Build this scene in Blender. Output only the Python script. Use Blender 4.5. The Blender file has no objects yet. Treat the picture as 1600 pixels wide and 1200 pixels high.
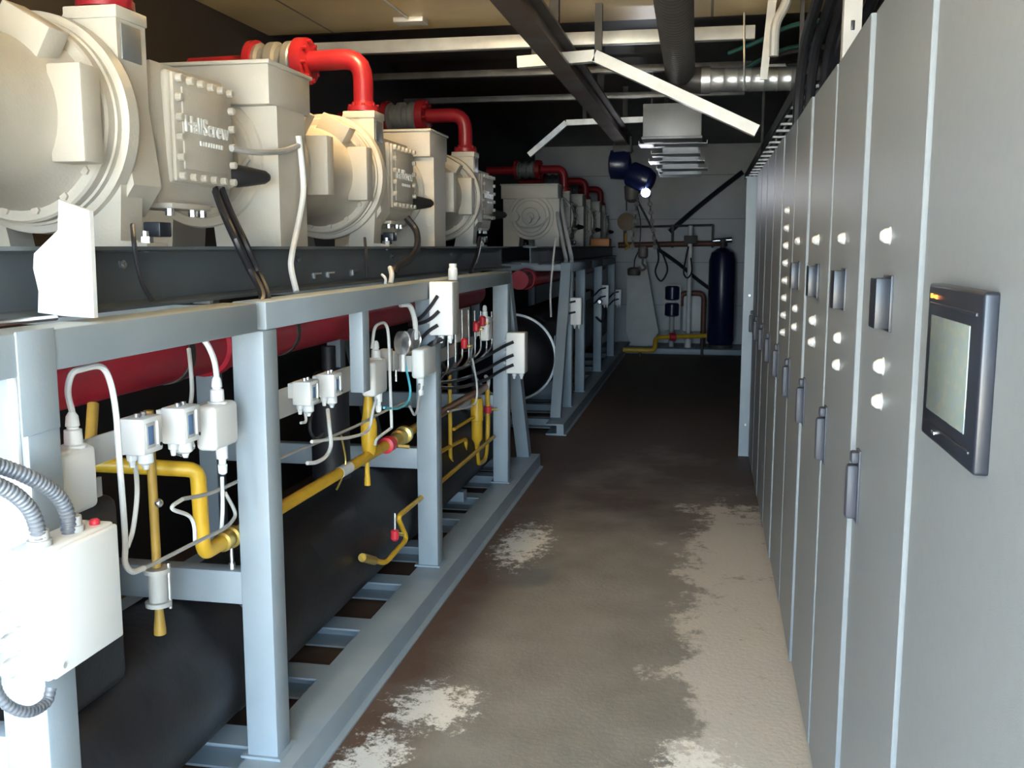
import bpy, bmesh, math, random
from mathutils import Vector, Matrix, Euler
random.seed(7)
scene = bpy.context.scene
COL = scene.collection
V = Vector

# ------------------------------------------------------------------ materials
MAT = {}
def new_mat(name):
    m = bpy.data.materials.new(name); m.use_nodes = True
    nt = m.node_tree
    MAT[name] = m
    return m, nt, nt.nodes['Principled BSDF']

def paint(name, col, rough=0.5, metal=0.0, var=0.12, scale=6.0, bump=0.0, bscale=60.0, alt=None, spec=0.5, coat=0.0):
    """Painted / plain surface with gentle procedural colour variation."""
    m, nt, p = new_mat(name)
    N, L = nt.nodes, nt.links
    tc = N.new('ShaderNodeTexCoord')
    nz = N.new('ShaderNodeTexNoise'); nz.inputs['Scale'].default_value = scale
    nz.inputs['Detail'].default_value = 6.0
    L.new(tc.outputs['Object'], nz.inputs['Vector'])
    rp = N.new('ShaderNodeValToRGB')
    rp.color_ramp.elements[0].position = 0.3; rp.color_ramp.elements[1].position = 0.7
    a = alt if alt else tuple(c*(1-var) for c in col)
    b = tuple(min(1, c*(1+var)) for c in col) if not alt else col
    rp.color_ramp.elements[0].color = (*a, 1); rp.color_ramp.elements[1].color = (*b, 1)
    L.new(nz.outputs['Fac'], rp.inputs['Fac'])
    L.new(rp.outputs['Color'], p.inputs['Base Color'])
    p.inputs['Roughness'].default_value = rough
    p.inputs['Metallic'].default_value = metal
    p.inputs['Specular IOR Level'].default_value = spec
    p.inputs['Coat Weight'].default_value = coat
    if bump:
        n2 = N.new('ShaderNodeTexNoise'); n2.inputs['Scale'].default_value = bscale
        L.new(tc.outputs['Object'], n2.inputs['Vector'])
        bp = N.new('ShaderNodeBump'); bp.inputs['Strength'].default_value = bump
        bp.inputs['Distance'].default_value = 0.01
        L.new(n2.outputs['Fac'], bp.inputs['Height']); L.new(bp.outputs['Normal'], p.inputs['Normal'])
    return m

paint('skid_grey', (0.325, 0.385, 0.43), 0.45, var=0.10, scale=3.0, bump=0.05)
paint('beam_grey', (0.10, 0.118, 0.13), 0.5, var=0.2, scale=2.5)
paint('cabinet_grey', (0.215, 0.235, 0.248), 0.42, var=0.03, scale=40, bump=0.06, bscale=400)
paint('cream', (0.52, 0.49, 0.425), 0.5, var=0.07, scale=5, bump=0.12, bscale=120)
paint('white_paint', (0.82, 0.82, 0.80), 0.4, var=0.04)
paint('plastic_white', (0.80, 0.81, 0.80), 0.38, var=0.03)
paint('plastic_grey', (0.48, 0.48, 0.46), 0.45, var=0.06)
paint('red_paint', (0.27, 0.012, 0.018), 0.35, var=0.2, scale=8)
paint('red_header', (0.46, 0.018, 0.04), 0.36, var=0.25, scale=4)
paint('red_bright', (0.65, 0.03, 0.05), 0.4)
paint('yellow', (0.72, 0.43, 0.03), 0.4, var=0.14, scale=10)
paint('ochre', (0.42, 0.26, 0.05), 0.5, var=0.2, scale=10)
paint('pulley_yellow', (0.14, 0.08, 0.02), 0.5)
paint('roof_dark', (0.07, 0.05, 0.033), 0.5, var=0.3, scale=1.5)
paint('purlin_grey', (0.20, 0.19, 0.18), 0.4, metal=0.5, var=0.3)
paint('unit_grey', (0.42, 0.42, 0.42), 0.5, metal=0.4, var=0.1)
paint('handle_grey', (0.05, 0.054, 0.07), 0.5)
paint('button_white', (0.78, 0.78, 0.76), 0.25, metal=0.3)
paint('brass', (0.65, 0.48, 0.14), 0.3, metal=0.7)
paint('copper', (0.36, 0.17, 0.08), 0.3, metal=0.6, var=0.3)
paint('black_rubber', (0.016, 0.016, 0.019), 0.5, var=0.3, scale=8, bump=0.15, bscale=30)
paint('black_cable', (0.02, 0.02, 0.024), 0.4, var=0.2)
paint('filter_grey', (0.25, 0.26, 0.26), 0.35, metal=0.4)
paint('dark_plastic', (0.016, 0.019, 0.028), 0.32, var=0.1)
paint('grey_conduit', (0.15, 0.16, 0.18), 0.38, var=0.1)
paint('grey_cable', (0.42, 0.42, 0.41), 0.45, var=0.1)
paint('white_cable', (0.72, 0.72, 0.70), 0.4, var=0.05)
paint('cyan_cable', (0.10, 0.50, 0.62), 0.4, var=0.05)
paint('galvanised', (0.62, 0.63, 0.64), 0.34, metal=0.85, var=0.16, scale=14)
paint('steel', (0.66, 0.66, 0.66), 0.25, metal=0.9, var=0.1)
paint('zinc_paint', (0.60, 0.58, 0.53), 0.4, metal=0.25, var=0.12, scale=8)
paint('rusty_steel', (0.21, 0.20, 0.19), 0.42, metal=0.5, alt=(0.12, 0.05, 0.02), scale=2.2)
paint('dark_steel', (0.06, 0.055, 0.05), 0.6, var=0.3)
paint('duct_black', (0.055, 0.05, 0.045), 0.4, var=0.2)
paint('hoist_blue', (0.006, 0.010, 0.045), 0.3, var=0.2)
paint('tank_blue', (0.007, 0.012, 0.05), 0.3, var=0.2)
paint('blue', (0.03, 0.16, 0.50), 0.35)
paint('display_blue', (0.13, 0.23, 0.42), 0.2)
paint('pipe_brown', (0.15, 0.06, 0.035), 0.5, var=0.2)
paint('orange', (0.60, 0.22, 0.05), 0.5, var=0.1)
paint('tan_outdoor', (0.60, 0.53, 0.42), 0.9, var=0.15, scale=0.6)
paint('green_cable', (0.05, 0.16, 0.14), 0.4)
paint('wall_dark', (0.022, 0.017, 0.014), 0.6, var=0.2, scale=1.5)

def floor_mat():
    m, nt, p = new_mat('concrete')
    N, L = nt.nodes, nt.links
    tc = N.new('ShaderNodeTexCoord')
    sep = N.new('ShaderNodeSeparateXYZ'); L.new(tc.outputs['Object'], sep.inputs[0])
    def noise(scale, detail=8, rough=0.6, stretch=None):
        n = N.new('ShaderNodeTexNoise'); n.inputs['Scale'].default_value = scale
        n.inputs['Detail'].default_value = detail; n.inputs['Roughness'].default_value = rough
        if stretch:
            mp = N.new('ShaderNodeMapping'); mp.inputs['Scale'].default_value = stretch
            L.new(tc.outputs['Object'], mp.inputs['Vector']); L.new(mp.outputs[0], n.inputs['Vector'])
        else:
            L.new(tc.outputs['Object'], n.inputs['Vector'])
        return n.outputs['Fac']
    def ramp(fac, stops):
        r = N.new('ShaderNodeValToRGB'); el = r.color_ramp.elements
        while len(el) < len(stops): el.new(0.5)
        for e, (pos, c) in zip(el, stops):
            e.position = pos; e.color = (*c, 1) if len(c) == 3 else c
        L.new(fac, r.inputs['Fac']); return r.outputs['Color']
    def mix(fac, a, b, mode='MIX'):
        x = N.new('ShaderNodeMix'); x.data_type = 'RGBA'; x.blend_type = mode
        if hasattr(fac, 'links'): L.new(fac, x.inputs[0])
        else: x.inputs[0].default_value = fac
        for sck, val in ((x.inputs[6], a), (x.inputs[7], b)):
            if hasattr(val, 'links'): L.new(val, sck)
            else: sck.default_value = (*val, 1)
        return x.outputs[2]
    def math_(op, a, b=None, c=None):
        x = N.new('ShaderNodeMath'); x.operation = op
        for i, q in enumerate((a, b, c)):
            if q is None: continue
            if hasattr(q, 'links'): L.new(q, x.inputs[i])
            else: x.inputs[i].default_value = q
        return x.outputs[0]
    base = ramp(noise(3.0), [(0.3, (0.20, 0.186, 0.165)), (0.7, (0.285, 0.268, 0.24))])
    # worn, oily brown soil trodden in at the middle and deep end of the aisle
    soil_n = noise(1.1, 8, 0.65)
    ymask = N.new('ShaderNodeMapRange'); L.new(sep.outputs['Y'], ymask.inputs[0])
    ymask.inputs[1].default_value = 4.2; ymask.inputs[2].default_value = 8.0
    soil = math_('ADD', math_('MULTIPLY', ymask.outputs[0], 0.75), math_('MULTIPLY', math_('SUBTRACT', soil_n, 0.5), 1.4))
    soilc = ramp(soil, [(0.15, (0, 0, 0)), (0.6, (1, 1, 1))])
    c = mix(soilc, base, (0.085, 0.058, 0.042))
    # rust-brown band beside the skid foot
    xb = N.new('ShaderNodeMapRange'); L.new(sep.outputs['X'], xb.inputs[0])
    xb.inputs[1].default_value = -0.80; xb.inputs[2].default_value = -1.10
    rust = math_('MULTIPLY', xb.outputs[0], math_('MULTIPLY', noise(2.5, 6), 2.2))
    c = mix(rust, c, (0.13, 0.075, 0.048))
    # scuffed pale patches: right side of the aisle and a few on the left
    xr = N.new('ShaderNodeMapRange'); L.new(sep.outputs['X'], xr.inputs[0])
    xr.inputs[1].default_value = -0.30; xr.inputs[2].default_value = 0.12
    yr = N.new('ShaderNodeMapRange'); L.new(sep.outputs['Y'], yr.inputs[0])
    yr.inputs[1].default_value = 6.8; yr.inputs[2].default_value = 5.6
    pn = noise(3.2, 12, 0.78, (1.0, 0.8, 1))
    pr = math_('MULTIPLY', math_('MULTIPLY', xr.outputs[0], yr.outputs[0]), 0.75)
    pr = math_('ADD', pr, math_('MULTIPLY', math_('SUBTRACT', pn, 0.5), 2.6))
    c = mix(math_('MULTIPLY', ramp(pr, [(0.40, (0, 0, 0)), (0.56, (1, 1, 1))]), 0.8), c, (0.60, 0.57, 0.52))
    # the left patches (worn to the pale screed)
    def blob(cx, cy, rx, ry):
        dx = math_('DIVIDE', math_('SUBTRACT', sep.outputs['X'], cx), rx)
        dy = math_('DIVIDE', math_('SUBTRACT', sep.outputs['Y'], cy), ry)
        d = math_('SQRT', math_('ADD', math_('MULTIPLY', dx, dx), math_('MULTIPLY', dy, dy)))
        return math_('SUBTRACT', 1.0, d)
    fine = noise(16, 12, 0.85)
    for cx, cy, rx, ry in ((-0.90, 3.2, 0.24, 0.28), (-1.0, 2.75, 0.17, 0.4), (-0.93, 5.15, 0.22, 0.6), (-0.98, 2.4, 0.16, 0.4), (0.02, 2.9, 0.2, 0.35)):
        b = math_('ADD', blob(cx, cy, rx, ry), math_('MULTIPLY', math_('SUBTRACT', fine, 0.5), 4.0))
        c = mix(ramp(b, [(0.40, (0, 0, 0)), (0.60, (1, 1, 1))]), c, (0.80, 0.78, 0.73))
    L.new(c, p.inputs['Base Color'])
    p.inputs['Roughness'].default_value = 0.62
    bp = N.new('ShaderNodeBump'); bp.inputs['Strength'].default_value = 0.25; bp.inputs['Distance'].default_value = 0.01
    L.new(noise(45, 8), bp.inputs['Height']); L.new(bp.outputs['Normal'], p.inputs['Normal'])
floor_mat()

def banded(name, col, seam, axis, period, width=0.02, rough=0.5, metal=0.0, noise=0.12):
    """Sheet panels: seams every <period> metres along one object axis."""
    m, nt, p = new_mat(name); N, L = nt.nodes, nt.links
    tc = N.new('ShaderNodeTexCoord'); sep = N.new('ShaderNodeSeparateXYZ'); L.new(tc.outputs['Object'], sep.inputs[0])
    d = N.new('ShaderNodeMath'); d.operation = 'DIVIDE'; d.inputs[1].default_value = period; L.new(sep.outputs[axis], d.inputs[0])
    f = N.new('ShaderNodeMath'); f.operation = 'FRACT'; L.new(d.outputs[0], f.inputs[0])
    g = N.new('ShaderNodeMath'); g.operation = 'LESS_THAN'; g.inputs[1].default_value = width/period; L.new(f.outputs[0], g.inputs[0])
    nz = N.new('ShaderNodeTexNoise'); nz.inputs['Scale'].default_value = 1.6; nz.inputs['Detail'].default_value = 6; L.new(tc.outputs['Object'], nz.inputs['Vector'])
    rp = N.new('ShaderNodeValToRGB'); rp.color_ramp.elements[0].position = 0.3; rp.color_ramp.elements[1].position = 0.7
    rp.color_ramp.elements[0].color = (*[c*(1-noise) for c in col], 1); rp.color_ramp.elements[1].color = (*[min(1, c*(1+noise)) for c in col], 1)
    L.new(nz.outputs['Fac'], rp.inputs['Fac'])
    x = N.new('ShaderNodeMix'); x.data_type = 'RGBA'; L.new(g.outputs[0], x.inputs[0]); L.new(rp.outputs['Color'], x.inputs[6]); x.inputs[7].default_value = (*seam, 1)
    L.new(x.outputs[2], p.inputs['Base Color']); p.inputs['Roughness'].default_value = rough; p.inputs['Metallic'].default_value = metal
banded('wall_back', (0.52, 0.53, 0.54), (0.34, 0.34, 0.35), 'Z', 0.68, 0.016)
banded('ceiling_sheet', (0.78, 0.58, 0.30), (0.25, 0.18, 0.10), 'X', 1.15, 0.015, 0.35, 0.1, 0.16)

def screen_mat():
    m, nt, p = new_mat('screen'); N, L = nt.nodes, nt.links
    tc = N.new('ShaderNodeTexCoord'); nz = N.new('ShaderNodeTexNoise'); nz.inputs['Scale'].default_value = 60; nz.inputs['Detail'].default_value = 3
    mp = N.new('ShaderNodeMapping'); mp.inputs['Scale'].default_value = (1, 0.5, 1.0)
    L.new(tc.outputs['Object'], mp.inputs[0]); L.new(mp.outputs[0], nz.inputs['Vector'])
    rp = N.new('ShaderNodeValToRGB'); e = rp.color_ramp.elements
    e[0].position = 0.35; e[0].color = (0.20, 0.235, 0.25, 1); e[1].position = 0.65; e[1].color = (0.245, 0.25, 0.225, 1)
    x = e.new(0.5); x.color = (0.20, 0.245, 0.22, 1)
    L.new(nz.outputs['Fac'], rp.inputs['Fac']); L.new(rp.outputs['Color'], p.inputs['Base Color'])
    p.inputs['Roughness'].default_value = 0.25
screen_mat()
def emit(name, col, strength):
    m, nt, p = new_mat(name)
    p.inputs['Base Color'].default_value = (*col, 1)
    p.inputs['Emission Color'].default_value = (*col, 1); p.inputs['Emission Strength'].default_value = strength
emit('lamp_glow', (0.85, 0.9, 1.0), 60.0)
emit('warm_glow', (1.0, 0.70, 0.34), 75.0)
emit('warm_dim', (1.0, 0.70, 0.34), 8.0)
emit('logo_glow_orange', (1.0, 0.25, 0.03), 0.8)  # orange logo marks given a glow of their own, not a lamp

# ------------------------------------------------------------------ mesh builder
def frame_of(d):
    d = V(d).normalized()
    up = V((0, 0, 1)) if abs(d.z) < 0.95 else V((1, 0, 0))
    a = d.cross(up).normalized(); b = a.cross(d).normalized()
    return a, b

def smooth_path(pts, sub):
    pts = [V(p) for p in pts]
    if sub <= 1 or len(pts) < 3: return pts
    out = []
    n = len(pts)
    for i in range(n-1):
        p0 = pts[i-1] if i else pts[0]*2-pts[1]
        p1, p2 = pts[i], pts[i+1]
        p3 = pts[i+2] if i+2 < n else pts[-1]*2-pts[-2]
        for k in range(sub):
            t = k/sub
            out.append(0.5*((2*p1)+(p2-p0)*t+(2*p0-5*p1+4*p2-p3)*t*t+(3*p1-p0-3*p2+p3)*t**3))
    out.append(pts[-1])
    return out

def round_path(pts, rad, n=5):
    """Straight runs with rounded corners, for rigid pipes."""
    pts = [V(p) for p in pts]; out = [pts[0]]
    for i in range(1, len(pts)-1):
        a, b, c = pts[i-1], pts[i], pts[i+1]
        r = min(rad, (a-b).length*0.45, (c-b).length*0.45)
        p, q = b+(a-b).normalized()*r, b+(c-b).normalized()*r
        for k in range(n+1):
            t = k/n; out.append(p*(1-t)**2+b*2*t*(1-t)+q*t*t)
    out.append(pts[-1])
    return out

class MB:
    def __init__(s): s.bm = bmesh.new()
    def box(s, lo, hi, bev=0.0, seg=2, rot=None, taper=None):
        lo, hi = V(lo), V(hi); c = (lo+hi)/2; h = (hi-lo)/2
        r = Euler(rot).to_matrix() if rot else Matrix.Identity(3)
        vs = [s.bm.verts.new(c + r @ V((x*h.x, y*h.y, z*h.z))) for x in (-1, 1) for y in (-1, 1) for z in (-1, 1)]
        F = [(0, 1, 3, 2), (4, 6, 7, 5), (0, 4, 5, 1), (2, 3, 7, 6), (0, 2, 6, 4), (1, 5, 7, 3)]
        fs = [s.bm.faces.new([vs[i] for i in f]) for f in F]
        if bev > 0:
            es = list({e for f in fs for e in f.edges})
            bmesh.ops.bevel(s.bm, geom=es, offset=min(bev, min(h)*0.95), segments=seg, affect='EDGES', profile=0.5)
        return s
    def prism(s, poly, vec):
        vec = V(vec); a = [s.bm.verts.new(V(p)) for p in poly]; b = [s.bm.verts.new(V(p)+vec) for p in poly]
        n = len(poly)
        s.bm.faces.new(a[::-1]); s.bm.faces.new(b)
        for i in range(n): s.bm.faces.new((a[i], a[(i+1) % n], b[(i+1) % n], b[i]))
        return s
    def lathe(s, origin, axis, prof, seg=32, caps=True):
        o = V(origin); ax = V(axis).normalized(); a, b = frame_of(ax); rings = []
        for t, r in prof:
            rings.append([s.bm.verts.new(o+ax*t+(a*math.cos(2*math.pi*k/seg)+b*math.sin(2*math.pi*k/seg))*max(r, 1e-4)) for k in range(seg)])
        for q, w in zip(rings, rings[1:]):
            for k in range(seg): s.bm.faces.new((q[k], q[(k+1) % seg], w[(k+1) % seg], w[k]))
        if caps: s.bm.faces.new(rings[0][::-1]); s.bm.faces.new(rings[-1])
        return s
    def cyl(s, p0, p1, r, r2=None, seg=16):
        d = V(p1)-V(p0)
        return s.lathe(p0, d, [(0, r), (d.length, r if r2 is None else r2)], seg)
    def ball(s, c, r, seg=14):
        pr = [(-r*math.cos(math.pi*k/8), r*math.sin(math.pi*k/8)) for k in range(9)]
        return s.lathe(c, (0, 0, 1), pr, seg)
    def tube(s, pts, r, seg=8, sub=5, ribs=0.0, pitch=0.012, elbow=None):
        P = round_path(pts, elbow) if elbow else smooth_path(pts, sub)
        if ribs:      # corrugated hose: resample and pulse the radius
            L = [0]
            for i in range(1, len(P)): L.append(L[-1]+(P[i]-P[i-1]).length)
            n = max(4, int(L[-1]/(pitch/4))); Q = []; j = 0
            for k in range(n+1):
                d = L[-1]*k/n
                while j < len(L)-2 and L[j+1] < d: j += 1
                t = (d-L[j])/max(1e-9, L[j+1]-L[j]); Q.append(P[j].lerp(P[j+1], t))
            P = Q
        n = len(P); rings = []; a = None
        for i in range(n):
            d = (P[min(i+1, n-1)]-P[max(i-1, 0)])
            if d.length < 1e-9: d = V((0, 0, 1))
            d.normalize()
            if a is None: a, b = frame_of(d)
            else:
                a = a-d*a.dot(d)
                if a.length < 1e-6: a, b = frame_of(d)
                a.normalize(); b = a.cross(d)
            rr = r(i/(n-1)) if callable(r) else r
            if ribs: rr *= (1+ribs*(1 if (i % 4) in (0, 1) else -1))
            rings.append([s.bm.verts.new(P[i]+(a*math.cos(2*math.pi*k/seg)+b*math.sin(2*math.pi*k/seg))*rr) for k in range(seg)])
        for q, w in zip(rings, rings[1:]):
            for k in range(seg): s.bm.faces.new((q[k], q[(k+1) % seg], w[(k+1) % seg], w[k]))
        s.bm.faces.new(rings[0][::-1]); s.bm.faces.new(rings[-1])
        return s
    def mesh(s, name, org, angle=35):
        bm = s.bm
        bmesh.ops.recalc_face_normals(bm, faces=bm.faces)
        bmesh.ops.translate(bm, verts=bm.verts, vec=-V(org))
        me = bpy.data.meshes.new(name); bm.to_mesh(me); bm.free()
        me.polygons.foreach_set('use_smooth', [True]*len(me.polygons))
        me.set_sharp_from_angle(angle=math.radians(angle))
        return me
    def bounds(s):
        c = [v.co for v in s.bm.verts]
        return (V((min(p.x for p in c), min(p.y for p in c), min(p.z for p in c))), V((max(p.x for p in c), max(p.y for p in c), max(p.z for p in c))))

ORG = {}
def thing(name, label, cat, loc, group=None):
    o = bpy.data.objects.new(name, None); COL.objects.link(o); o.location = loc
    o.empty_display_size = 0.05
    o['label'] = label; o['category'] = cat
    if group: o['group'] = group
    ORG[o] = V(loc)
    return o
def part(name, mb, mat, parent, label=None):
    me = mb.mesh(name, ORG[parent]); me.materials.append(MAT[mat])
    o = bpy.data.objects.new(name, me); COL.objects.link(o); o.parent = parent
    ORG[o] = ORG[parent]
    if label: o['label'] = label
    return o
def solo(name, mb, mat, label, cat, group=None):
    lo, hi = mb.bounds(); loc = V(((lo.x+hi.x)/2, (lo.y+hi.y)/2, lo.z))
    me = mb.mesh(name, loc); me.materials.append(MAT[mat])
    o = bpy.data.objects.new(name, me); COL.objects.link(o); o.location = loc
    o['label'] = label; o['category'] = cat
    if group: o['group'] = group
    ORG[o] = loc
    return o
def struct(name, mb, mat):
    me = mb.mesh(name, (0, 0, 0)); me.materials.append(MAT[mat])
    o = bpy.data.objects.new(name, me); COL.objects.link(o); o['kind'] = 'structure'
    ORG[o] = V((0, 0, 0))
    return o
def copy_tree(o, parent=None):
    c = o.copy(); COL.objects.link(c)
    if parent: c.parent = parent
    for ch in [q for q in o.children]: copy_tree(ch, c)
    return c
def dup(o, delta, label, group=None):
    c = copy_tree(o); c.location = V(o.location)+V(delta); c['label'] = label
    if group: c['group'] = group
    return c
def part_copy(src, parent, delta):
    """Another instance of a part (shared mesh) under the same parent."""
    c = src.copy(); COL.objects.link(c); c.parent = parent; c.location = V(src.location)+V(delta)
    return c

# ================================================================== camera
cd = bpy.data.cameras.new('camera'); cd.sensor_width = 36.0; cd.lens = 36.0*1540/1600
cam = bpy.data.objects.new('camera', cd); COL.objects.link(cam)
cam.location = (0, 0, 1.62); cam.rotation_euler = (math.radians(90-7.948), 0, math.radians(10.956))
cd.clip_start = 0.02
scene.camera = cam

# ================================================================== setting
XL, XR, YB, YF = -2.72, 1.02, 16.0, -1.0
DX0, DX1, DZ = -2.1, 0.75, 2.6
struct('floor', MB().box((XL-0.1, YF, -0.12), (XR+0.1, YB+0.1, 0)), 'concrete')
struct('ground', MB().box((-14, -26, -0.22), (14, YF, -0.12)), 'tan_outdoor')
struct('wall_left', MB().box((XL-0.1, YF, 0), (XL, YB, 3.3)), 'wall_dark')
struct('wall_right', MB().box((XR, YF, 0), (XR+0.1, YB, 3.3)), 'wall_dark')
struct('wall_front_unseen', MB().box((XL-0.1, YF-0.1, 0), (DX0, YF, 3.0)).box((DX1, YF-0.1, 0), (XR+0.1, YF, 3.0)).box((DX0, YF-0.1, DZ), (DX1, YF, 3.0)), 'wall_dark')  # unseen wall, added with a narrowed doorway to make the daylight more directional
struct('wall_back', MB().box((XL-0.1, YB, 0), (XR+0.1, YB+0.1, 3.3)), 'wall_back')
struct('ceiling', MB().box((XL-0.1, YF, 2.93), (XR+0.1, 6.02, 3.0)), 'ceiling_sheet')
struct('ceiling', MB().box((XL-0.1, 6.02, 3.2), (XR+0.1, YB+0.1, 3.3)).box((XL-0.1, 6.02, 2.93), (XR+0.1, 6.06, 3.2)), 'roof_dark')
struct('trim_1', MB().box((-1.55, 15.05, 0), (0.9, 15.98, 0.085), 0.01), 'skid_grey')

# ================================================================== light: open doorway behind the camera, sky + sun on the yard
w = bpy.data.worlds.new('world'); scene.world = w; w.use_nodes = True
nt = w.node_tree; bg = nt.nodes['Background']
bg.inputs['Color'].default_value = (0.62, 0.82, 1.0, 1); bg.inputs['Strength'].default_value = 5.2
sd = bpy.data.lights.new('sun', 'SUN'); sd.energy = 30.0; sd.angle = 0.02; sd.color = (1, 0.95, 0.87)
so = bpy.data.objects.new('sun', sd); COL.objects.link(so); so.rotation_euler = (math.radians(-28), math.radians(-30), 0)
pd = bpy.data.lights.new('doorway_portal', 'AREA'); pd.shape = 'RECTANGLE'; pd.size = DX1-DX0; pd.size_y = DZ; pd.cycles.is_portal = True
po = bpy.data.objects.new('doorway_portal', pd); COL.objects.link(po); po.location = ((DX0+DX1)/2, YF-0.12, DZ/2); po.rotation_euler = (math.radians(90), 0, 0)

scene.view_settings.view_transform = 'Standard'; scene.view_settings.look = 'None'
scene.view_settings.gamma = 1.0; scene.view_settings.use_curve_mapping = False
scene.view_settings.exposure = 1.95

# warm bulkhead lamps fixed to the ceiling sheet
for x, y, mt, lab in ((-1.5, 4.0, 'warm_glow', 'bright warm bulkhead lamp on the ceiling above the second compressor'), (0.0, 3.0, 'warm_dim', 'dim warm bulkhead lamp on the ceiling beside the ribbed duct')):
    t = thing('bulkhead_lamp', lab, 'lamp', (x, y, 2.93))
    part('base', MB().lathe((x, y, 2.93), (0, 0, -1), [(0, 0.10), (0.02, 0.10), (0.025, 0.08)], 24), 'dark_steel', t)
    part('globe', MB().lathe((x, y, 2.905), (0, 0, -1), [(0, 0.075), (0.03, 0.072), (0.055, 0.05), (0.07, 0.01)], 24), mt, t, 'glowing globe')

# ================================================================== ceiling gear
b = MB().box((XL, 5.97, 2.79), (0.25, 6.03, 2.865), 0.004)
solo('ceiling_beam', b, 'zinc_paint', 'pale square-section beam crossing under the ceiling from the left wall', 'beam')
t = thing('ceiling_junction_box', 'small flat tan box screwed to the ceiling sheet left of the sloping monorail', 'junction box', (-1.70, 5.75, 2.90))
part('box', MB().box((-1.80, 5.68, 2.90), (-1.62, 5.80, 2.93), 0.006), 'zinc_paint', t)
part('conduit', MB().cyl((-1.71, 5.68, 2.92), (-1.71, 2.4, 2.92), 0.008, seg=8), 'zinc_paint', t)

mr = MB()
mr.prism([(-0.875, 2.2, 2.60), (-0.755, 2.2, 2.60), (-0.755, 2.2, 2.614), (-0.808, 2.2, 2.618), (-0.808, 2.2, 2.722), (-0.755, 2.2, 2.726), (-0.755, 2.2, 2.74), (-0.875, 2.2, 2.74), (-0.875, 2.2, 2.726), (-0.822, 2.2, 2.722), (-0.822, 2.2, 2.618), (-0.875, 2.2, 2.614)], (0, 8.4, 0))
t = thing('monorail_beam', 'long rust-marked steel I-beam running overhead down the aisle to the blue hoist', 'beam', (-0.815, 6.4, 2.6))
part('beam', mr, 'rusty_steel', t)
for y in (2.9, 5.4, 7.8, 10.2):
    part('hanger', MB().box((-0.84, y-0.03, 2.74), (-0.79, y+0.03, 2.93 if y < 6 else 3.2)), 'dark_steel', t)

def knee(name, label, y, pts, s, mat, hang):
    t = thing(name, label, 'roof frame', (pts[0][0], y, pts[0][1]))
    for i, ((x0, z0), (x1, z1)) in enumerate(zip(pts, pts[1:])):
        d = V((x1-x0, 0, z1-z0)).normalized(); n = V((-d.z, 0, d.x))*s
        p0, p1 = V((x0, y-s/2, z0)), V((x1, y-s/2, z1))
        part('strut', MB().prism([p0-n/2, p1-n/2, p1+n/2, p0+n/2], (0, s, 0)), mat, t)
    for hx, hz in hang: part('hanger', MB().box((hx-0.02, y-0.02, hz), (hx+0.02, y+0.02, 2.93 if y < 6 else 3.2)), 'dark_steel', t)
    return t
knee('roof_frame', 'white angled roof strut that slopes down to the right above the cabinets', 5.6, [(-1.05, 2.635), (-0.62, 2.655), (0.26, 2.235)], 0.062, 'zinc_paint', [(-0.95, 2.66), (-0.60, 2.68)])
knee('roof_frame', 'grey bent roof strut sloping down to the left behind the third compressor', 10.0, [(-1.76, 2.53), (-1.384, 2.838), (-0.25, 2.858)], 0.055, 'galvanised', [(-1.2, 2.86), (-0.4, 2.87)])
for y, lab in ((7.6, 'dark roof purlin behind the pale ceiling beam, nearest of the two'), (8.9, 'dark roof purlin behind the pale ceiling beam, farther of the two')):
    solo('roof_purlin', MB().box((XL, y-0.03, 2.90), (0.3, y+0.03, 2.95), 0.004), 'purlin_grey', lab, 'beam')

t = thing('flexible_duct', 'black ribbed flexible air duct running along the ceiling', 'duct', (-0.16, 3.5, 2.57))
part('hose', MB().tube([(-0.10, 0.9, 2.70), (-0.13, 2.5, 2.69), (-0.155, 4.2, 2.665), (-0.165, 5.9, 2.62)], 0.082, seg=24, sub=8, ribs=0.045, pitch=0.05), 'duct_black', t)
part('elbow', MB().tube([(-0.165, 5.86, 2.62), (-0.165, 5.99, 2.615), (-0.155, 6.03, 2.60), (-0.10, 6.045, 2.585), (-0.04, 6.05, 2.58)], 0.075, seg=24, sub=4), 'duct_black', t)
part('strap', MB().lathe((-0.146, 3.72, 2.672), (0, 1, -0.01), [(0, 0.09), (0.03, 0.09)], 24), 'zinc_paint', t)
t = thing('spiral_duct', 'silver spiral steel duct crossing to the right above the cabinets', 'duct', (0.2, 6.05, 2.51))
sp = MB().lathe((-0.02, 6.05, 2.58), (1, 0, -0.01), [(0, 0.068), (0.02, 0.074), (0.035, 0.068)] + sum([[(q, 0.067), (q+0.006, 0.070), (q+0.012, 0.067)] for q in [0.10+0.075*k for k in range(8)]], []) + [(0.70, 0.067)], 28)
part('pipe', sp, 'galvanised', t)
part('collar', MB().lathe((-0.045, 6.05, 2.58), (1, 0, 0), [(0, 0.078), (0.05, 0.078)], 28), 'galvanised', t)
t = thing('threaded_rod', 'thin vertical hanger rod in front of the silver spiral duct', 'rod', (0.195, 5.9, 2.66), 'hanger rods')
part('rod', MB().cyl((0.20, 5.96, 2.50), (0.185, 5.96, 2.93), 0.006, seg=8), 'galvanised', t)
part('nut', MB().cyl((0.20, 5.96, 2.50), (0.20, 5.96, 2.53), 0.013, seg=6), 'galvanised', t)
solo('strap_hanger', MB().prism([(0.27, 5.7, 2.52), (0.31, 5.7, 2.52), (0.345, 5.7, 2.93), (0.30, 5.7, 2.93)], (0, 0.02, 0)), 'zinc_paint', 'pale flat strap hanging from the ceiling right of the thin hanger rod', 'strap')
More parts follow.
